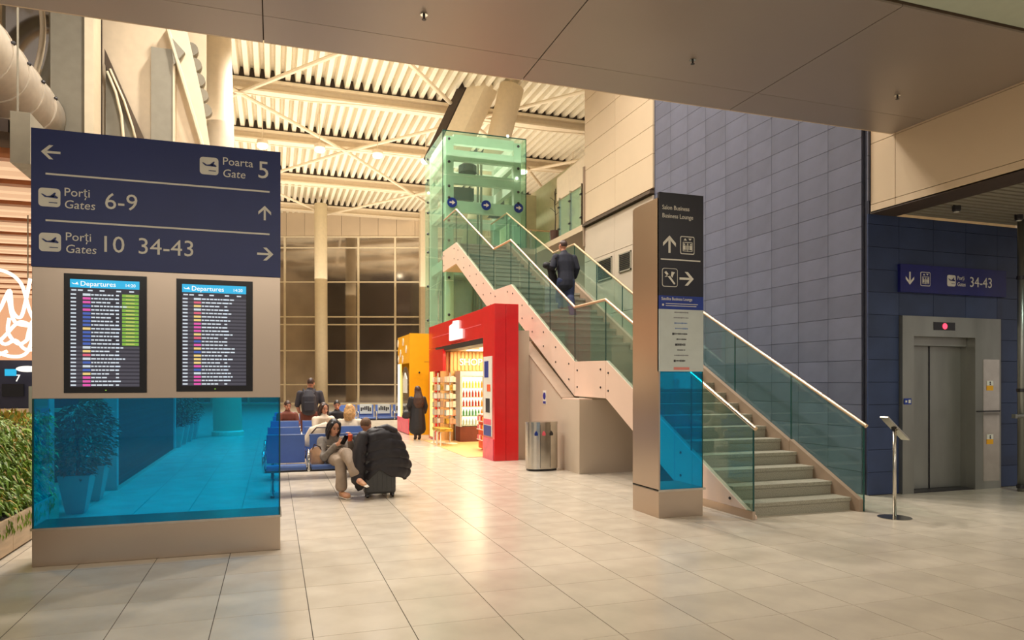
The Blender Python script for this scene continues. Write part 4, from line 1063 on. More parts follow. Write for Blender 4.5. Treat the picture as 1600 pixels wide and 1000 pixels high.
for x in (4.66, 4.86):
    q = MB(); q.box((x, 12.147, .06), (x+.004, 12.152, .86)); q.build('seam', M['dkmetal'], t)

# ------------------------------------------------------------------ BENCHES
def make_bench(n, name, label, group=None):
    """n seats, left end at x=0, facing -Y, seat front at y=-.62, backs at y=0"""
    t = thing(name, label, 'bench', (0, 0, 0), group)
    wv = .62
    q = MB(); q.box((0, -.36, .33), (n*wv, -.28, .39)); q.build('beam', M['dkmetal'], t)
    for k in range(n):
        a, c = k*wv+.035, (k+1)*wv-.035
        q = MB(); q.prism([(-.60, .385), (-.62, .43), (-.60, .455), (-.30, .44), (-.08, .41), (-.08, .38)], 0, a, c); q.build('seat', M['seatb'], t, bevel=.012)
        q = MB(); q.box((a, -.605, .44), (c, -.585, .458)); q.build('seat_piping', M['seatbl'], t)
        q = MB(); q.prism([(-.09, .44), (-.03, .43), (.06, .84), (.02, .85)], 0, a, c); q.build('backrest', M['seatb'], t, bevel=.012)
        q = MB(); q.box((a, .018, .842), (c, .062, .856)); q.build('back_piping', M['seatbl'], t)
    for k in range(n+1):
        x = k*wv
        q = MB(); q.path([(x, -.1, .38), (x, -.12, .60), (x, -.2, .635), (x, -.48, .635), (x, -.56, .60), (x, -.57, .40), (x, -.5, .37)], .022, 8); q.build('armrest', M['chrome'], t, smooth=True)
    for x in (.12, n*wv-.12):
        q = MB(); q.path([(x, -.32, .34), (x, -.34, .06), (x, -.60, .03)], .022, 8); q.path([(x, -.34, .06), (x, -.02, .03)], .022, 8); q.build('leg', M['chrome'], t, smooth=True)
        for y in (-.6, -.02):
            q = MB(); q.lathe((x, y, 0), [(.03, 0), (.03, .03)], 10); q.build('foot_pad', M['black'], t)
    return t
bl = ['front blue three-seat bench with the seated woman and man', 'second blue bench from the front, behind the seated woman', 'third blue bench from the front, the blonde woman sits beside it',
      'fourth blue bench from the front, near the backpack man', 'fifth and farthest blue bench of the left rows']
b0 = make_bench(3, 'airport_bench', bl[0], 'blue bench rows')
b0.location = (-.14, 11.15, 0)
for k, y in enumerate((13.0, 15.1, 17.2, 19.4)):
    dup(b0, (-.14+.04*k, y, 0), bl[k+1])
b1 = make_bench(4, 'airport_bench', 'far blue bench with white printed seat covers by the glazed wall', 'far benches')
b1.location = (2.1, 24.95, 0)
cvx = MB()
for k in range(1, 4):
    q = MB(); q.box((2.1+k*.62+.10, 24.83, .55), (2.1+k*.62+.52, 24.86, .89)); cv = q.build('headrest_cover', M['panelw'], None, label=None)
    tag(cv, 'white printed cover hung on the far bench, %s from the left' % ('first', 'second', 'third')[k-1], 'seat cover', 'seat covers on the far bench')
    q = MB()
    for j in range(6):
        xa = 2.1+k*.62+.13+j*.062; q.box((xa, 24.82, .64+random.random()*.05), (xa+.045, 24.83, .76+random.random()*.06))
    q.build('printed_pattern', M['dkmetal'], cv)

# ------------------------------------------------------------------ PEOPLE
def remesh(o, vox, smooth=4):
    m = o.modifiers.new('remesh', 'REMESH'); m.mode = 'VOXEL'; m.voxel_size = vox; m.use_smooth_shade = True
    if smooth:
        s = o.modifiers.new('smooth', 'SMOOTH'); s.factor = .5; s.iterations = smooth
    return o
def hand(q, wrist, d, up, side, s=1.0, curl=.5):
    """palm + four fingers + thumb. d = direction of the hand, up = back of the hand, side = thumb side"""
    d, up, side = Vector(d).normalized(), Vector(up).normalized(), Vector(side).normalized()
    w = Vector(wrist)
    q.loft([w, w+d*.04*s, w+d*.085*s], [(.026*s, .018*s), (.038*s, .016*s), (.036*s, .014*s)], 10, side=side)
    for i, L in enumerate((.072, .080, .074, .058)):
        b0 = w+d*.085*s+side*(.028-.0185*i)*s
        c1 = (d*math.cos(curl*.5)-up*math.sin(curl*.5)); c2 = (d*math.cos(curl*1.4)-up*math.sin(curl*1.4)); c3 = (d*math.cos(curl*2.1)-up*math.sin(curl*2.1))
        p1 = b0+c1*L*.42*s; p2 = p1+c2*L*.33*s; p3 = p2+c3*L*.25*s
        q.loft([b0-d*.02*s, b0, p1, p2, p3], [.0095*s, .0095*s, .009*s, .0085*s, .0075*s], 8)
    b0 = w+d*.03*s+side*.03*s
    p1 = b0+(d*.6+side*.7).normalized()*.035*s; p2 = p1+(d*.9+side*.2-up*.3).normalized()*.03*s
    q.loft([w+d*.015*s+side*.01*s, b0, p1, p2], [.013*s, .012*s, .0105*s, .009*s], 8)
def head_parts(root, c, fwd, up, s, skin, hairm, style, face=True, body=None):
    """adds head volume to `body` MB; eyes, mouth, hair as child meshes"""
    c = Vector(c); f = Vector(fwd).normalized(); u = Vector(up).normalized(); u = (u-f*u.dot(f)).normalized(); r = f.cross(u)   # r = viewer's left if facing viewer
    R = Matrix((r, f, u)).transposed()
    P = lambda x, y, z: c+r*x*s+f*y*s+u*z*s
    body.ball(P(0, -.012, .018), (.074*s, .094*s, .096*s), 20, 14, rot=R)
    body.ball(P(0, .022, -.045), (.055*s, .066*s, .066*s), 16, 10, rot=R)
    body.ball(P(0, .055, -.088), (.026*s, .024*s, .020*s), 10, 8, rot=R)
    body.loft([P(0, .078, .012), P(0, .096, -.018), P(0, .102, -.032)], [.009*s, .012*s, .015*s], 8)
    for sx in (-1, 1):
        body.ball(P(sx*.078, -.005, -.008), (.010*s, .018*s, .030*s), 8, 8, rot=R)
        body.ball(P(sx*.040, .052, -.022), (.022*s, .022*s, .022*s), 8, 8, rot=R)
    body.ball(P(0, .085, -.055), (.022*s, .010*s, .010*s), 8, 6, rot=R)
    if face:
        for sx in (-1, 1):
            q = MB(); q.ball(P(sx*.031, .078, .010), (.014*s, .008*s, .007*s), 10, 6, rot=R); q.build('eye', M['eye'], root, smooth=True)
            q = MB(); q.loft([P(sx*.014, .086, .030), P(sx*.032, .084, .036), P(sx*.050, .070, .030)], [.0035*s]*3, 6); q.build('eyebrow', hairm, root)
        q = MB(); q.ball(P(0, .092, -.057), (.020*s, .006*s, .006*s), 10, 6, rot=R); q.build('mouth', M['lip'], root, smooth=True)
    q = MB()
    if style == 'short':
        q.ball(P(0, -.016, .026), (.0775*s, .0965*s, .0925*s), 22, 16, rot=R)
        o = q.build('hair', hairm, root, smooth=True)
        # trim the front below the hairline
        me = o.data; bmm = bmesh.new(); bmm.from_mesh(me)
        g = Vector(ORG.get(root.name, (0, 0, 0)))
        dele = [v for v in bmm.verts if ((v.co+g-P(0, .02, .03)).dot((f*.9-u*.7).normalized()) > .035*s) or ((v.co+g-P(0, 0, 0)).dot(u) < -.035*s)]
        bmesh.ops.delete(bmm, geom=dele, context='VERTS'); bmm.to_mesh(me); bmm.free()
    else:
        q.ball(P(0, -.028, .034), (.085*s, .098*s, .094*s), 18, 12, rot=R)
        if style == 'long':
            q.loft([P(0, -.07, .03), P(0, -.09, -.08), P(0, -.10, -.20), P(.01, -.10, -.33)], [(.08*s, .045*s), (.085*s, .042*s), (.075*s, .038*s), (.05*s, .028*s)], 14, side=r)
        if style == 'cascade':
            q.loft([P(0, -.05, .05), P(0, -.075, -.08), P(0, -.11, -.20), P(0, -.12, -.33), P(.01, -.12, -.44)], [(.09*s, .05*s), (.105*s, .05*s), (.14*s, .05*s), (.15*s, .045*s), (.10*s, .03*s)], 16, side=r)
        if style == 'bob':
            for sx in (-1, 1):
                q.loft([P(sx*.060, .03, .075), P(sx*.082, .015, .0), P(sx*.088, .0, -.08), P(sx*.075, .0, -.17)], [(.026*s, .03*s), (.022*s, .045*s), (.026*s, .05*s), (.02*s, .04*s)], 10)
            q.loft([P(0, -.08, .02), P(0, -.09, -.08), P(0, -.08, -.18)], [(.09*s, .04*s), (.095*s, .05*s), (.08*s, .04*s)], 12, side=r)
        o = q.build('hair', hairm, root)
        remesh(o, .012*s, 2)
def limbs(q, chains, n=12):
    for pts, rad, side in chains: q.loft(pts, rad, n, side=side)

# ---- woman seated on the front bench, leg crossed, holding a phone and a cup
W1 = thing('person', 'seated woman in grey jumper and wide trousers looking at her phone, legs crossed', 'person', (.9, 10.75, 0))
body = MB()
sx = (1, .1, 0)
torso = ([(.90, 10.82, .47), (.87, 10.90, .60), (.84, 10.90, .72), (.83, 10.87, .80), (.83, 10.84, .86)], [(.15, .11), (.14, .10), (.16, .10), (.14, .08), (.05, .05)], sx)
armR = ([(.68, 10.88, .77), (.66, 10.72, .60), (.70, 10.62, .54), (.86, 10.50, .74)], [.055, .05, .045, .034], None)
armL = ([(.98, 10.86, .77), (1.08, 10.72, .62), (1.10, 10.60, .60), (1.05, 10.50, .80)], [.055, .05, .045, .034], None)
legR = ([(.83, 10.80, .48), (.86, 10.50, .53), (.90, 10.32, .51), (.91, 10.27, .30), (.91, 10.28, .10)], [.095, .082, .068, .055, .042], None)
legL = ([(.97, 10.80, .49), (.97, 10.50, .60), (.98, 10.27, .63), (1.04, 10.11, .50), (1.10, 10.02, .33)], [.095, .085, .07, .055, .042], None)
limbs(body, [torso, armR, armL, legR, legL])
body.loft([(.83, 10.84, .84), (.84, 10.81, .90)], [.045, .045], 12)
head_parts(W1, (.85, 10.78, .975), (.30, -.85, -.38), (.08, -.30, 1), 1.0, M['skin'], M['hairk'], 'bob', True, body)
hand(body, (.88, 10.48, .76), (.75, -.35, .35), (.1, -.6, .7), (-.3, .3, .8), .95, .8)
hand(body, (1.04, 10.49, .81), (.1, -.3, .9), (.8, -.3, .1), (-.7, -.6, -.1), .95, .8)
body.ball((.97, 10.16, .05), (.06, .10, .04), 10, 8); body.ball((1.13, 9.98, .27), (.05, .09, .04), 10, 8)
remesh(body.build('body', M['skin'], W1), .0075, 3)
q = MB(); ex = .018
limbs(q, [(torso[0][:4]+[(.83, 10.85, .845)], [(.17, .13), (.16, .12), (.18, .12), (.155, .10), (.075, .065)], sx),
          (armR[0][:3]+[(.85, 10.51, .73)], [.078, .070, .064, .046], None), (armL[0][:3]+[(1.06, 10.51, .785)], [.078, .070, .064, .046], None)])
jm = remesh(q.build('jumper', M['knit'], W1), .012, 4)
for z, rr_ in ((.70, .185), (.665, .18)):
    q = MB(); q.loft([(.85+rr_*math.cos(a), 10.895+.125*math.sin(a), z) for a in [PI*.95+PI*1.1*i/16 for i in range(17)]], [(.006, .012)]*17, 6, side=(0, 0, 1)); q.build('light_band', M['cream'], jm)
q = MB()
limbs(q, [([(.90, 10.86, .46), (.90, 10.78, .50)], [(.17, .12), (.17, .11)], sx),
          (legR[0][:4]+[(.91, 10.28, .16)], [.115, .10, .088, .078, .088], None), (legL[0][:4]+[(1.08, 10.05, .38)], [.115, .10, .088, .080, .088], None)])
remesh(q.build('trousers', M['trs'], W1), .012, 4)
for nm_, c, d in (('r', (.95, 10.19, .05), (.35, -1, -.05)), ('l', (1.13, 9.97, .27), (.5, -.8, -.35))):
    c = Vector(c); d = Vector(d).normalized()
    q = MB(); q.loft([c-d*.11, c-d*.02, c+d*.08, c+d*.12], [(.038, .045), (.042, .045), (.046, .032), (.034, .022)], 12, side=d.cross(V(0, 0, 1))); o = q.build('shoe', M['shoe'], W1, smooth=True)
    q = MB(); c2_ = c-V(0, 0, .032) if nm_ == 'r' else c+V(.03, -.025, -.022)
    q.loft([c2_-d*.12, c2_+d*.03, c2_+d*.125], [(.042, .012), (.05, .012), (.035, .010)], 12, side=d.cross(V(0, 0, 1))); q.build('sole', M['sole'], o, smooth=True)
ph = MB(); ph.prism([(-.036, -.075), (.036, -.075), (.036, .075), (-.036, .075)], 1, -.004, .004)
o = ph.build('mobile_phone', M['phone'], None, bevel=.002); o.location = (.965, 10.40, .815); o.rotation_euler = (.5, .3, .4)
tag(o, 'dark phone held up by the seated woman', 'phone')
q = MB(); q.lathe((0, 0, 0), [(.028, 0), (.036, .085), (.038, .09)], 14); o = q.build('paper_cup', M['orange'], None); o.location = (1.045, 10.40, .80)
tag(o, 'orange paper cup in the raised left hand of the seated woman', 'cup')
t = thing('handbag', 'tan leather handbag at the side of the seated woman on the bench', 'bag', (.60, 10.68, .46))
q = MB(); q.loft([(.61, 10.68, .47), (.60, 10.68, .58), (.56, 10.68, .67)], [(.10, .06), (.10, .06), (.07, .035)], 12, side=(1, 0, 0)); remesh(q.build('bag_body', M['tanbag'], t), .01, 3)
q = MB(); q.path([(.53, 10.66, .66), (.56, 10.66, .74), (.64, 10.68, .70), (.67, 10.68, .60)], .009, 6); q.build('strap', M['hairg'], t)

# ---- man seated beside her, seen from behind the coat
P2 = thing('person', 'seated man with cropped hair behind the black puffer coat, seen from behind', 'person', (1.42, 10.95, 0))
body = MB()
torso = ([(1.42, 10.86, .48), (1.40, 10.86, .62), (1.36, 10.84, .76), (1.34, 10.82, .83), (1.33, 10.81, .88)], [(.16, .11), (.16, .11), (.19, .10), (.15, .08), (.055, .055)], sx)
armR = ([(1.18, 10.84, .79), (1.16, 10.72, .62), (1.28, 10.56, .60)], [.055, .045, .036], None)
armL = ([(1.53, 10.84, .79), (1.60, 10.72, .62), (1.48, 10.56, .62)], [.055, .045, .036], None)
l1 = ([(1.34, 10.84, .48), (1.34, 10.62, .50), (1.34, 10.56, .48), (1.34, 10.60, .28), (1.34, 10.60, .10)], [.09, .08, .065, .055, .045], None)
l2 = ([(1.52, 10.84, .48), (1.54, 10.62, .50), (1.54, 10.56, .48), (1.54, 10.62, .28), (1.54, 10.62, .10)], [.09, .08, .065, .055, .045], None)
limbs(body, [torso, armR, armL, l1, l2])
body.loft([(1.33, 10.81, .86), (1.325, 10.80, .93)], [.055, .055], 12)
head_parts(P2, (1.32, 10.79, .995), (.55, .75, -.25), (0, 0, 1), 1.0, M['skin2'], M['hairs'], 'short', True, body)
hand(body, (1.28, 10.56, .60), (.6, -.5, 0), (0, 0, 1), (.5, .6, 0), 1, .9); hand(body, (1.48, 10.56, .62), (-.6, -.5, 0), (0, 0, 1), (-.5, .6, 0), 1, .9)
body.ball((1.34, 10.52, .05), (.045, .12, .045), 10, 8); body.ball((1.55, 10.56, .05), (.045, .12, .045), 10, 8)
remesh(body.build('body', M['skin2'], P2), .009, 3)
q = MB(); limbs(q, [(torso[0], [(.18, .13), (.18, .13), (.21, .12), (.17, .10), (.075, .075)], sx), (armR[0], [.07, .06, .05], None), (armL[0], [.07, .06, .05], None)])
remesh(q.build('jumper', M['coat'], P2), .014, 3)
q = MB(); limbs(q, [(l1[0], [.11, .10, .085, .075, .065], None), (l2[0], [.11, .10, .085, .075, .065], None)]); remesh(q.build('trousers', M['jeans'], P2), .014, 3)
for x in (1.34, 1.55):
    q = MB(); q.loft([(x, 10.62, .045), (x, 10.50, .045), (x, 10.44, .035)], [(.045, .042), (.048, .04), (.035, .025)], 12, side=(1, 0, 0)); q.build('shoe', M['black'], P2, smooth=True)

# ---- suitcase and puffer coat
t = thing('suitcase', 'upright dark grey hard-shell suitcase with wheels under the puffer coat', 'suitcase', (1.44, 10.22, 0))
q = MB(); q.box((1.22, 10.10, .06), (1.66, 10.34, .66)); q.build('shell', M['bagcase'], t, bevel=.03)
for k in range(6):
    q = MB(); q.box((1.27+k*.065, 10.094, .12), (1.29+k*.065, 10.10, .6)); q.build('rib', M['bagcase'], t)
for x in (1.26, 1.62):
    for y in (10.14, 10.30):
        q = MB(); q.loft([(x-.014, y, .03), (x+.014, y, .03)], [.03, .03], 14, round_=False); q.build('wheel', M['black'], t)
        q = MB(); q.box((x-.02, y-.02, .04), (x+.02, y+.02, .07)); q.build('wheel_mount', M['dkmetal'], t)
q = MB(); q.path([(1.34, 10.32, .64), (1.34, 10.32, .93), (1.54, 10.32, .93), (1.54, 10.32, .64)], .012, 8); q.build('handle', M['chrome'], t)
t = thing('puffer_coat', 'big black quilted puffer coat draped over the suitcase handle', 'coat', (1.45, 10.25, .3))
prof = [(.995, 1.40, 1.58, .04), (.965, 1.30, 1.66, .09), (.90, 1.22, 1.73, .13), (.80, 1.18, 1.78, .155), (.68, 1.15, 1.83, .17), (.55, 1.12, 1.87, .18), (.42, 1.09, 1.89, .185), (.30, 1.09, 1.86, .18), (.22, 1.10, 1.82, .17)]
def prof_at(z):
    for (za, a0, a1, ad), (zb, b0_, b1_, bd) in zip(prof[:-1], prof[1:]):
        if zb <= z <= za:
            f = (za-z)/(za-zb); return a0+(b0_-a0)*f, a1+(b1_-a1)*f, ad+(bd-ad)*f
    return prof[-1][1:]
q = MB(); nr, nc = 60, 72
base = len(q.v)
for i in range(nr+1):
    for j in range(nc):
        a = 2*PI*j/nc; cx_, sy_ = math.cos(a), math.sin(a)
        hem = .30+.10*math.cos(a*1.0+.2)*0
        u_ = (cx_+1)/2                         # 0 left .. 1 right
        hem = .13+.0*u_ if u_ < .12 else (.13+(u_-.12)*.95 if u_ < .42 else (.415-(u_-.42)*.5 if u_ < .7 else .275-(u_-.7)*.05))
        hem += .02*math.sin(a*5)
        z = .995-(.995-hem)*(i/nr)
        x0_, x1_, dd = prof_at(max(z, .22))
        xm, hw = (x0_+x1_)/2, (x1_-x0_)/2
        seam = abs(math.sin((z*1.0+.03*math.sin(a*2+.6))/.135*PI))**.45
        pf = 1-.10*(1-seam)
        fold = 1+.035*math.sin(a*7+z*6)+.02*math.sin(a*13-z*9)
        q.v.append((xm+hw*cx_*pf*fold, 10.25+(dd*1.05)*sy_*pf*fold, z+.01*math.sin(a*3)))
for i in range(nr):
    for j in range(nc):
        a = base+i*nc+j; b_ = base+i*nc+(j+1) % nc
        q.f.append((a, b_, b_+nc, a+nc)); q.m.append(0)
q.f.append(tuple(base+j for j in range(nc))); q.m.append(0)
o = q.build('quilted_shell', M['puff'], t, smooth=True); sm = o.modifiers.new('solid', 'SOLIDIFY'); sm.thickness = .012
q = MB(); q.loft([(1.20, 10.16, .88), (1.13, 10.10, .66), (1.12, 10.06, .44), (1.14, 10.05, .24)], [.085, .085, .08, .065], 14)
for k in range(5): q.loft([(1.19-.02*k, 10.15-.025*k, .84-.13*k), (1.185-.02*k, 10.145-.025*k, .80-.13*k)], [.088, .088], 14)
q.build('sleeve', M['puff'], t, smooth=True)
q = MB(); q.loft([(1.42, 10.22, .97), (1.54, 10.20, .99), (1.66, 10.20, .94)], [.045, .06, .045], 12); q.build('collar', M['puff'], t, smooth=True)

# ---- man climbing the stairs (second flight), seen from behind
P3 = thing('person', 'man in dark navy shirt and jeans walking up the stairs, seen from behind', 'person', (6.37, 14.9, 3.3))
body = MB(); sx = (1, 0, 0)
zb = 3.16
torso = ([(6.36, 14.92, 3.98), (6.36, 14.95, 4.18), (6.35, 14.97, 4.40), (6.345, 14.99, 4.56), (6.34, 15.0, 4.63)], [(.185, .13), (.175, .12), (.21, .125), (.19, .10), (.065, .065)], sx)
aL = ([(6.13, 14.98, 4.52), (6.04, 14.95, 4.30), (6.08, 15.08, 4.27), (6.08, 15.2, 4.32)], [.065, .052, .046, .034], None)
aR = ([(6.57, 14.98, 4.52), (6.64, 14.95, 4.28), (6.62, 15.05, 4.10), (6.60, 15.14, 3.96)], [.065, .052, .045, .034], None)
gR = ([(6.44, 14.92, 3.97), (6.44, 14.90, 3.60), (6.43, 14.83, 3.54), (6.42, 14.72, 3.30), (6.42, 14.66, 3.14)], [.115, .085, .072, .055, .042], None)
gL = ([(6.27, 14.93, 3.97), (6.27, 15.10, 3.66), (6.27, 15.13, 3.62), (6.28, 15.10, 3.45), (6.28, 15.10, 3.36)], [.115, .085, .075, .06, .045], None)
limbs(body, [torso, aL, aR, gR, gL])
body.loft([(6.34, 15.0, 4.60), (6.33, 15.01, 4.70)], [.062, .06], 12)
head_parts(P3, (6.32, 15.03, 4.80), (-.35, .93, .05), (0, .1, 1), 1.12, M['skin2'], M['hairg'], 'short', True, body)
hand(body, (6.08, 15.2, 4.32), (.2, .9, -.1), (-.5, 0, 1), (.8, -.1, .4), 1, .9); hand(body, (6.60, 15.14, 3.96), (0, .4, -.9), (1, 0, 0), (0, 1, .3), 1, .6)
body.ball((6.42, 14.72, 3.08), (.045, .13, .045), 10, 8); body.ball((6.28, 15.16, 3.36), (.045, .12, .045), 10, 8)
remesh(body.build('body', M['skin2'], P3), .009, 3)
q = MB(); limbs(q, [([(6.36, 14.92, 3.86)]+torso[0], [(.205, .155), (.205, .155), (.20, .145), (.235, .15), (.215, .125), (.085, .085)], sx), (aL[0][:2]+[(6.05, 14.98, 4.28)], [.09, .082, .075], None), (aR[0][:3], [.09, .08, .07], None)])
remesh(q.build('shirt', M['navyc'], P3), .013, 3)
q = MB(); limbs(q, [([(6.36, 14.92, 4.0), (6.36, 14.92, 3.90)], [(.19, .14), (.19, .14)], sx), (gR[0], [.135, .105, .095, .082, .078], None), (gL[0], [.135, .105, .095, .082, .075], None)])
remesh(q.build('jeans', M['jeans'], P3), .013, 3)
for c in ((6.42, 14.72, 3.075), (6.28, 15.17, 3.365)):
    c = Vector(c); q = MB(); q.loft([c+V(0, -.12, .01), c, c+V(0, .13, -.015)], [(.042, .05), (.048, .045), (.036, .026)], 12, side=(1, 0, 0)); o = q.build('shoe', M['hairg'], P3, smooth=True)
    q = MB(); q.loft([c+V(0, -.13, -.04), c+V(0, .02, -.045), c+V(0, .14, -.045)], [(.042, .012), (.05, .012), (.036, .01)], 12, side=(1, 0, 0)); q.build('sole', M['black'], o)
t = thing('shoulder_bag', 'black bag and jacket carried under the left arm of the man on the stairs', 'bag', (6.02, 15.1, 3.9))
q = MB(); q.loft([(5.93, 15.10, 4.34), (6.04, 15.12, 4.32)], [(.10, .08), (.10, .08)], 14, side=(0, 1, 0)); q.loft([(6.05, 15.1, 4.28), (6.10, 15.1, 4.08), (6.16, 15.1, 3.92)], [(.09, .05), (.11, .06), (.09, .05)], 12, side=(1, 0, 0))
remesh(q.build('bag_body', M['coat'], t), .012, 3)
q = MB(); q.path([(6.0, 15.05, 4.42), (6.10, 14.86, 4.5), (6.12, 14.85, 4.3), (6.08, 14.95, 4.1)], .012, 6); q.build('strap', M['coat'], t)

# ---- woman in black coat at the yellow kiosk
P4 = thing('person', 'long-haired woman in a black coat standing before the yellow kiosk, back turned', 'person', (3.88, 19.9, 0))
body = MB(); X, Y = 3.88, 19.9
torso = ([(X, Y, .80), (X, Y, 1.0), (X, Y, 1.16), (X, Y, 1.25)], [(.15, .11), (.14, .10), (.17, .10), (.055, .055)], sx)
limbs(body, [torso, ([(X-.17, Y, 1.17), (X-.22, Y+.02, .95), (X-.16, Y+.14, .82)], [.05, .042, .034], None), ([(X+.17, Y, 1.17), (X+.22, Y+.02, .95), (X+.2, Y+.05, .74)], [.05, .042, .034], None),
             ([(X-.07, Y, .80), (X-.07, Y, .45), (X-.06, Y, .08)], [.09, .065, .038], None), ([(X+.07, Y, .80), (X+.07, Y, .45), (X+.06, Y, .08)], [.09, .065, .038], None),
             ([(X, Y, 1.22), (X, Y, 1.30)], [.05, .05], None)])
head_parts(P4, (X, Y+.01, 1.41), (-.1, 1, 0), (0, 0, 1), 1.08, M['skin'], M['hairg'], 'cascade', True, body)
hand(body, (X+.2, Y+.05, .74), (0, .1, -1), (1, 0, 0), (0, 1, 0), .95, .5); hand(body, (X-.16, Y+.14, .82), (0, .8, -.4), (-1, 0, 0), (0, 0, 1), .95, .5)
remesh(body.build('body', M['skin'], P4), .010, 2)
q = MB(); limbs(q, [([(X, Y, .30), (X, Y, .6), (X, Y, .9), (X, Y, 1.08), (X, Y, 1.19), (X, Y, 1.25)], [(.25, .19), (.23, .17), (.19, .14), (.20, .14), (.19, .12), (.08, .08)], sx),
                    ([(X-.18, Y, 1.18), (X-.25, Y+.02, .95), (X-.19, Y+.12, .82)], [.075, .065, .055], None), ([(X+.18, Y, 1.18), (X+.25, Y+.02, .95), (X+.22, Y+.05, .78)], [.075, .065, .055], None)])
remesh(q.build('coat', M['coat'], P4), .014, 3)
for x in (X-.06, X+.06):
    q = MB(); q.loft([(x, Y-.03, .30), (x, Y-.03, .06), (x, Y+.06, .04), (x, Y+.12, .03)], [.05, .042, .04, .025], 10); q.build('boot', M['hairg'], P4, smooth=True)
t = thing('handbag', 'black handbag on the arm of the woman in the black coat', 'bag', (3.56, 19.85, .6))
q = MB(); q.loft([(3.56, 19.86, .66), (3.56, 19.86, .78)], [(.13, .06), (.11, .05)], 12, side=(1, 0, 0)); remesh(q.build('bag_body', M['coat'], t), .012, 2)
q = MB(); q.path([(3.47, 19.86, .80), (3.55, 19.86, 1.0), (3.65, 19.86, .80)], .01, 6); q.build('strap', M['coat'], t)

# ---- standing man with backpack among the rows
P5 = thing('person', 'standing man in charcoal t-shirt with a grey backpack among the bench rows', 'person', (.76, 16.3, 0))
body = MB(); X, Y = .76, 16.3
torso = ([(X, Y, .92), (X, Y, 1.12), (X, Y, 1.32), (X, Y, 1.44), (X, Y, 1.49)], [(.16, .11), (.16, .11), (.20, .115), (.17, .09), (.06, .06)], sx)
aL = ([(X-.21, Y, 1.40), (X-.27, Y+.02, 1.14), (X-.22, Y+.2, .98)], [.06, .048, .036], None); aR = ([(X+.21, Y, 1.40), (X+.28, Y, 1.14), (X+.26, Y+.05, .90)], [.06, .048, .036], None)
g1 = ([(X-.09, Y, .92), (X-.10, Y, .50), (X-.10, Y, .09)], [.11, .075, .045], None); g2 = ([(X+.09, Y, .92), (X+.10, Y, .50), (X+.10, Y, .09)], [.11, .075, .045], None)
limbs(body, [torso, aL, aR, g1, g2, ([(X, Y, 1.46), (X, Y, 1.54)], [.058, .058], None)])
head_parts(P5, (X+.02, Y, 1.625), (.25, 1, -.15), (0, 0, 1), 1.0, M['skin2'], M['hairg'], 'short', True, body)
hand(body, (X+.26, Y+.05, .90), (0, .1, -1), (1, 0, 0), (0, 1, 0), 1, .5); hand(body, (X-.22, Y+.2, .98), (.3, .8, -.2), (-.5, 0, .8), (.8, 0, .4), 1, .7)
for x in (X-.10, X+.10): body.ball((x, Y+.06, .05), (.045, .12, .045), 10, 8)
remesh(body.build('body', M['skin2'], P5), .010, 2)
q = MB(); limbs(q, [(torso[0], [(.175, .13), (.175, .13), (.205, .13), (.18, .105), (.075, .075)], sx), (aL[0][:2], [.075, .062], None), (aR[0][:2], [.075, .062], None)]); remesh(q.build('tshirt', M['tee'], P5), .014, 3)
q = MB(); limbs(q, [([(X, Y, .93), (X, Y, .86)], [(.17, .13), (.17, .13)], sx), (g1[0], [.13, .09, .07], None), (g2[0], [.13, .09, .07], None)]); remesh(q.build('trousers', M['brown'], P5), .014, 3)
for x in (X-.10, X+.10):
    q = MB(); q.loft([(x, Y-.05, .05), (x, Y+.08, .05), (x, Y+.17, .035)], [(.045, .048), (.048, .042), (.035, .028)], 12, side=(1, 0, 0)); q.build('shoe', M['black'], P5, smooth=True)
t = thing('backpack', 'dark grey backpack worn by the standing man among the benches', 'backpack', (.72, 16.1, 1.0))
q = MB(); q.loft([(.73, 16.08, 1.0), (.73, 16.06, 1.15), (.73, 16.07, 1.32), (.73, 16.10, 1.42)], [(.15, .10), (.16, .11), (.15, .10), (.10, .07)], 14, side=(1, 0, 0)); remesh(q.build('pack_body', M['pack'], t), .012, 3)
q = MB(); q.box((.62, 15.94, 1.02), (.84, 15.97, 1.22)); q.build('front_pocket', M['pack'], t, bevel=.02)
for s_ in (-1, 1):
    q = MB(); q.path([(.73+s_*.10, 16.10, 1.40), (.74+s_*.12, 16.20, 1.50), (.74+s_*.13, 16.42, 1.42), (.74+s_*.15, 16.42, 1.15), (.73+s_*.14, 16.12, 1.02)], .014, 6); q.build('shoulder_strap', M['pack'], t)

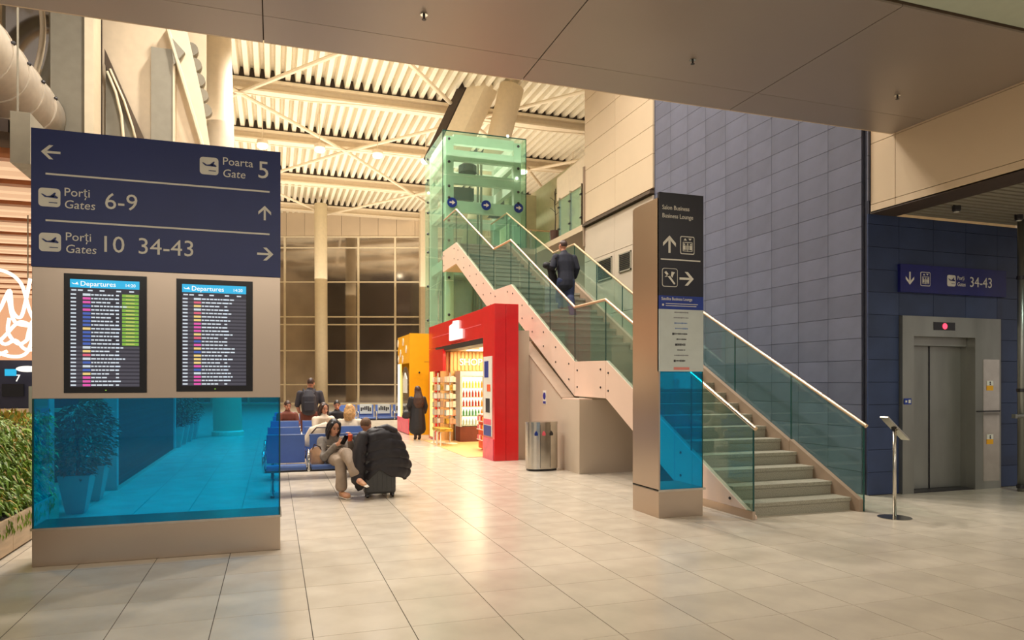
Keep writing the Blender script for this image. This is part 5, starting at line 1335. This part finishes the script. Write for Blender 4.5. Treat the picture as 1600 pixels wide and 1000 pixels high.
# ---- small seated people farther back
def sitter(label, X, Y, skin, hairm, style, top, leg, turn=0, lean=0, s=1.0, fwd=None):
    p = thing('person', label, 'person', (X, Y, 0)); body = MB(); f = V(math.sin(turn), -math.cos(turn), 0); r = V(math.cos(turn), math.sin(turn), 0); c = V(X, Y, 0)
    Pn = lambda a, b_, z: c+r*a+f*b_+V(0, 0, z)
    tor = ([Pn(0, 0, .48), Pn(0, -.02, .66), Pn(0, lean*.5, .84), Pn(0, lean, .94), Pn(0, lean, .98)], [(.15, .11), (.15, .10), (.18, .10), (.15, .08), (.05, .05)], r)
    ch = [tor]
    ar = []
    for sg_ in (-1, 1):
        ar.append(([Pn(sg_*.18, lean*.8, .90), Pn(sg_*.22, lean+.05, .70), Pn(sg_*.12, lean+.25, .66)], [.05, .042, .034], None))
        ch.append(ar[-1])
    lg = [([Pn(sg_*.09, .02, .48), Pn(sg_*.10, .42, .50), Pn(sg_*.10, .44, .28), Pn(sg_*.10, .44, .09)], [.09, .07, .055, .042], None) for sg_ in (-1, 1)]
    ch += lg
    limbs(body, ch); body.loft([Pn(0, lean, .96), Pn(0, lean, 1.03)], [.048, .048], 10)
    head_parts(p, Pn(0, lean+.01, 1.11), fwd if fwd else (f.x, f.y, -.25), (0, 0, 1), s, skin, hairm, style, True, body)
    for sg_, a_ in zip((-1, 1), ar): hand(body, a_[0][-1], f-r*sg_*.4, (0, 0, 1), -r*sg_, .95, .7)
    remesh(body.build('body', skin, p), .011, 2)
    q = MB(); limbs(q, [(tor[0], [(.17, .13), (.17, .12), (.20, .12), (.17, .10), (.07, .07)], r)]+[(a_[0], [.07, .062, .052], None) for a_ in ar]); remesh(q.build('top', top, p), .015, 3)
    q = MB(); limbs(q, [(l_[0], [.11, .09, .075, .065], None) for l_ in lg]); remesh(q.build('trousers', leg, p), .015, 3)
    for sg_ in (-1, 1):
        q = MB(); q.loft([Pn(sg_*.10, .42, .05), Pn(sg_*.10, .52, .045), Pn(sg_*.10, .60, .035)], [(.045, .045), (.045, .038), (.03, .024)], 10, side=r); q.build('shoe', M['black'], p, smooth=True)
    return p
sitter('blonde woman in a cream top sitting in the third row, turned away', 1.34, 13.55, M['skin'], M['hairb'], 'bob', M['cream'], M['jeans'], turn=PI*.9, lean=.05)
sitter('dark-haired person in white sitting in the third row behind a cream bag', .92, 14.85, M['skin2'], M['hairg'], 'bob', M['cream'], M['jeans'], turn=.4, lean=.1)
sitter('person in dark clothes sitting in the far middle row, facing the camera', 1.40, 17.0, M['skin2'], M['hairk'], 'short', M['coat'], M['coat'], turn=0, lean=.05)
sitter('person in a reddish top sitting at the left end of the far rows', .28, 16.95, M['skin2'], M['hairg'], 'short', M['brown'], M['jeans'], turn=.3, lean=.05)
t = thing('tote_bag', 'cream canvas bag with dark trim resting on the second bench', 'bag', (.78, 12.85, .45))
q = MB(); q.loft([(.55, 12.78, .60), (.68, 12.76, .72), (.85, 12.76, .80), (1.02, 12.78, .66)], [(.10, .08), (.17, .09), (.16, .09), (.10, .08)], 12, side=(0, 0, 1)); remesh(q.build('bag_body', M['cream'], t), .014, 3)
q = MB(); q.path([(.58, 12.67, .72), (.70, 12.665, .86), (.88, 12.665, .86), (.98, 12.67, .76), (.80, 12.66, .72), (.60, 12.66, .70)], .012, 6); q.build('dark_trim', M['hairg'], t)

# ------------------------------------------------------------------ PLANTS AND DIVIDERS AT THE LEFT
def leaves(q, n, fn, L=(.05, .11), w=.022, droop=.4, mats=2):
    for _ in range(n):
        p, d = fn(); p = Vector(p); d = Vector(d).normalized()
        l = random.uniform(*L); s_ = d.cross(V(0, 0, 1)); s_ = s_.normalized() if s_.length > .01 else V(1, 0, 0)
        s_ = (s_+V(random.uniform(-.5, .5), random.uniform(-.5, .5), random.uniform(-.5, .5))).normalized()
        m1 = p+d*l*.5; e = p+d*l-V(0, 0, l*droop)
        k = 1 if random.random() < .12 and mats > 1 else 0
        q.face([p, m1+s_*w, e, m1-s_*w], k)
t = thing('planter_box', 'low wooden planter box with a lush green hedge at the left edge', 'planter', (-3.0, 7.6, 0))
for k in range(9):
    q = MB(); ya = 5.0+k*.5; q.box((-2.42, ya+.003, .02), (-2.39, ya+.497, .345)); q.build('board', M['planter'], t)
q = MB(); q.box((-3.6, 5.0, 0), (-2.42, 9.5, .30)); q.build('trough', M['shopdk'], t)
q = MB(); q.box((-3.62, 9.5, .0), (-2.39, 9.53, .345)); q.build('end_board', M['planter'], t)
q = MB(); q.box((-3.58, 5.02, .30), (-2.44, 9.48, .33)); q.build('soil', M['soil'], t)
q = MB()
def hedge():
    x = random.uniform(-3.5, -2.46); y = random.uniform(5.6, 9.5); z = .33+random.random()*.92+.06*math.sin(y*5)
    if random.random() < .55: x = -2.5+random.uniform(-.07, .07)
    return (x, y, z), (random.uniform(-.3, 1), random.uniform(-1, .5), random.uniform(-.5, .8))
leaves(q, 9500, hedge, (.05, .13), .013, .5)
for _ in range(1500):
    y = random.uniform(5.6, 9.5); z = 1.18+random.random()*.12; p = V(random.uniform(-3.2, -2.44), y, z); d = V(random.uniform(-.5, .6), random.uniform(-.6, .4), 1).normalized()*random.uniform(.03, .08); s_ = V(random.uniform(-1, 1), random.uniform(-1, 1), 0).normalized()*.014
    q.face([p, p+d*.5+s_, p+d, p+d*.5-s_], 1 if random.random() < .6 else 0)
for _ in range(150):
    y = random.uniform(6.4, 9.3); p = V(-2.38, y, .36-random.random()*.14); q.face([p, p+V(.012, .012, -.03), p+V(.0, 0, -.07), p+V(.012, -.012, -.03)], 0)
q.build('foliage', [M['leaf'], M['leafy']], t, kind='stuff')
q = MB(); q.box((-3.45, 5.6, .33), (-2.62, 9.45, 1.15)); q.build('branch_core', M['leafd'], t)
t = thing('grey_post', 'short square grey post seen through the left end of the cyan glass', 'post', (-2.6, 9.75, 0))
q = MB(); q.box((-2.72, 9.62, 0), (-2.52, 9.86, 1.6)); q.build('shaft', M['pot'], t)
q = MB(); q.box((-2.74, 9.60, 0), (-2.50, 9.88, .10)); q.build('plinth', M['steel_v'], t)
q = MB(); q.loft([(-2.51, 9.72, 1.25), (-2.53, 9.72, 1.25)], [.035, .035], 14, round_=False); q.build('round_sticker', M['white'], t)
def potted(x, y, s, label, group=None, n=900, hh=1.15):
    t = thing('potted_tree', label, 'plant', (x, y, 0), group)
    q = MB(); b_ = .13*s; tp_ = .23*s; h = .62*s
    base = len(q.v)
    q.v += [(x-b_, y-b_, 0), (x+b_, y-b_, 0), (x+b_, y+b_, 0), (x-b_, y+b_, 0), (x-tp_, y-tp_, h), (x+tp_, y-tp_, h), (x+tp_, y+tp_, h), (x-tp_, y+tp_, h)]
    for f in ((0, 3, 2, 1), (0, 1, 5, 4), (1, 2, 6, 5), (2, 3, 7, 6), (3, 0, 4, 7)): q.f.append(tuple(base+i for i in f)); q.m.append(0)
    q.build('pot', M['pot'], t)
    q = MB(); q.box((x-tp_*.93, y-tp_*.93, h-.06), (x+tp_*.93, y+tp_*.93, h-.03)); q.build('soil', M['soil'], t)
    q = MB(); q.path([(x, y, h-.04), (x+.02, y, h+.3*s), (x-.01, y+.02, h+.7*s)], .02, 6)
    for k in range(6): a = k*1.7; q.path([(x, y, h+.1+.1*k*s), (x+.22*s*math.cos(a), y+.22*s*math.sin(a), h+.35+.1*k*s)], .008, 5)
    q.build('trunk', M['soil'], t)
    q = MB()
    def fn():
        a = random.uniform(0, 2*PI); z = random.random(); r_ = (.12+.28*math.sin(PI*min(1, z*.9+.1)))*s*math.sqrt(random.random())
        return (x+r_*math.cos(a), y+r_*math.sin(a), h-.02+z*hh*s), (math.cos(a), math.sin(a), random.uniform(-.4, .6))
    leaves(q, n, fn, (.05, .11), .02, .4, 1)
    q.build('foliage', M['leafd'], t, kind='stuff')
    return t
potted(-2.36, 10.2, .78, 'nearest potted tree in a tapered pale pot, seen through the cyan glass')
potted(-2.40, 11.2, .80, 'second potted tree in a tapered pot just in front of the ribbed divider')
for k, y in enumerate((19.6, 20.5, 21.4, 22.3)):
    potted(-2.35+.03*k, y, .85, 'potted tree beyond the ribbed divider, %s from the camera' % ('first', 'second', 'third', 'fourth')[k], 'potted trees beyond the divider', 420, 1.1)
t = thing('ribbed_divider', 'long dark ribbed divider wall between the hall and the shops', 'divider', (-2.35, 15.5, 0))
q = MB(); q.box((-2.42, 12.2, .06), (-2.34, 18.8, 2.3)); q.build('core_panel', M['shopdk'], t)
q = MB(); q.box((-2.44, 12.12, 0), (-2.26, 18.85, .06)); q.build('base_rail', M['steel_v'], t)
for y in (12.1, 18.82):
    q = MB(); q.box((-2.46, y, 0), (-2.27, y+.14, 2.35)); q.build('end_post', M['pot'], t)
rb = MB(); rb.loft([(0, 0, .06), (0, 0, 2.3)], [.028, .028], 6, round_=False); rme = rb.mesh('rib', [M['divider']])
y = 12.28
while y < 18.8: inst('rib', rme, (-2.33, y, 0), t); y += .085

# shop front at the left: fascia with screens, neon script
t = thing('shop_counter', 'dark shop fascia with small screens below the neon script', 'counter', (-4.6, 13.5, 0))
q = MB(); q.box((-9, 13.4, 1.22), (-3.1, 13.5, 2.0)); fsc = q.build('fascia', mat('fascia_navy', srgb(36, 40, 66), .5), t)
q = MB(); q.box((-9, 13.36, 0), (-3.1, 13.5, 1.22)); q.build('counter_front', M['shopdk'], t)
q = MB(); q.box((-9, 13.2, 1.16), (-3.05, 13.5, 1.22)); q.build('counter_top', M['beige'], t)
for x in (-4.55, -4.15, -5.0):
    q = MB(); q.box((x, 13.37, 1.42), (x+.3, 13.4, 1.62)); q.build('screen', c_['b'] if 0 else M['black'], fsc)
    q = MB(); q.box((x+.04, 13.365, 1.75), (x+.2, 13.37, 1.86)); q.build('label_strip', c_['c'], fsc)
text('7', .16, -3.98, 1.66, 13.39, E_BACKLIT, fsc, depth=.004)
q = MB(); q.ball((-3.75, 13.2, 1.86), (.16, .12, .05), 14, 8); q.build('dome_lamp', E_BACKLIT, t, smooth=True)
t = thing('neon_script', 'large looping warm white neon script hanging at the left edge', 'neon sign', (-4.6, 13.0, 2.0))
def cr(pts, n=8):
    P = [Vector(p) for p in pts]; out = []
    P = [P[0]]+P+[P[-1]]
    for i in range(1, len(P)-2):
        for k in range(n):
            u_ = k/n; a, b_, c, d = P[i-1], P[i], P[i+1], P[i+2]
            out.append(.5*((2*b_)+(c-a)*u_+(2*a-5*b_+4*c-d)*u_*u_+(3*b_-a-3*c+d)*u_**3))
    out.append(P[-2]); return out
NX = lambda px: -4.02+(px-0)*.0106      # local drawing scale of the script, metres
NZ = lambda py: 1.65+(597-py)*.01155
strokes = [[(-60, 470), (-30, 448), (0, 446), (22, 462), (34, 500), (48, 530), (50, 548)], [(0, 490), (8, 472), (12, 500), (22, 508), (30, 480), (34, 455)],
           [(8, 510), (6, 530), (20, 545), (33, 535), (34, 520), (20, 515), (6, 530), (-10, 552), (10, 562), (30, 556), (42, 520), (48, 510)],
           [(-40, 540), (-20, 520), (0, 545), (15, 540), (28, 552), (45, 552)], [(30, 540), (36, 515), (50, 500), (48, 480)], [(-60, 500), (-30, 530), (-5, 500), (5, 480), (15, 515), (40, 520)],
           [(-80, 560), (-50, 520), (-20, 560), (5, 555)]]
for st_ in strokes:
    q = MB(); q.path(cr([(NX(x), 13.0+.02*(k % 2), NZ(z)) for k, (x, z) in enumerate(st_)], 6), .026, 8); q.build('neon_tube', E_NEON, t, smooth=True)
q = MB(); q.tube((-4.9, 13.05, 3.3), (-4.9, 13.05, 4.3), .01, 5); q.tube((-3.7, 13.05, 3.0), (-3.7, 13.05, 4.3), .01, 5); q.build('hanging_wire', M['grey'], t)
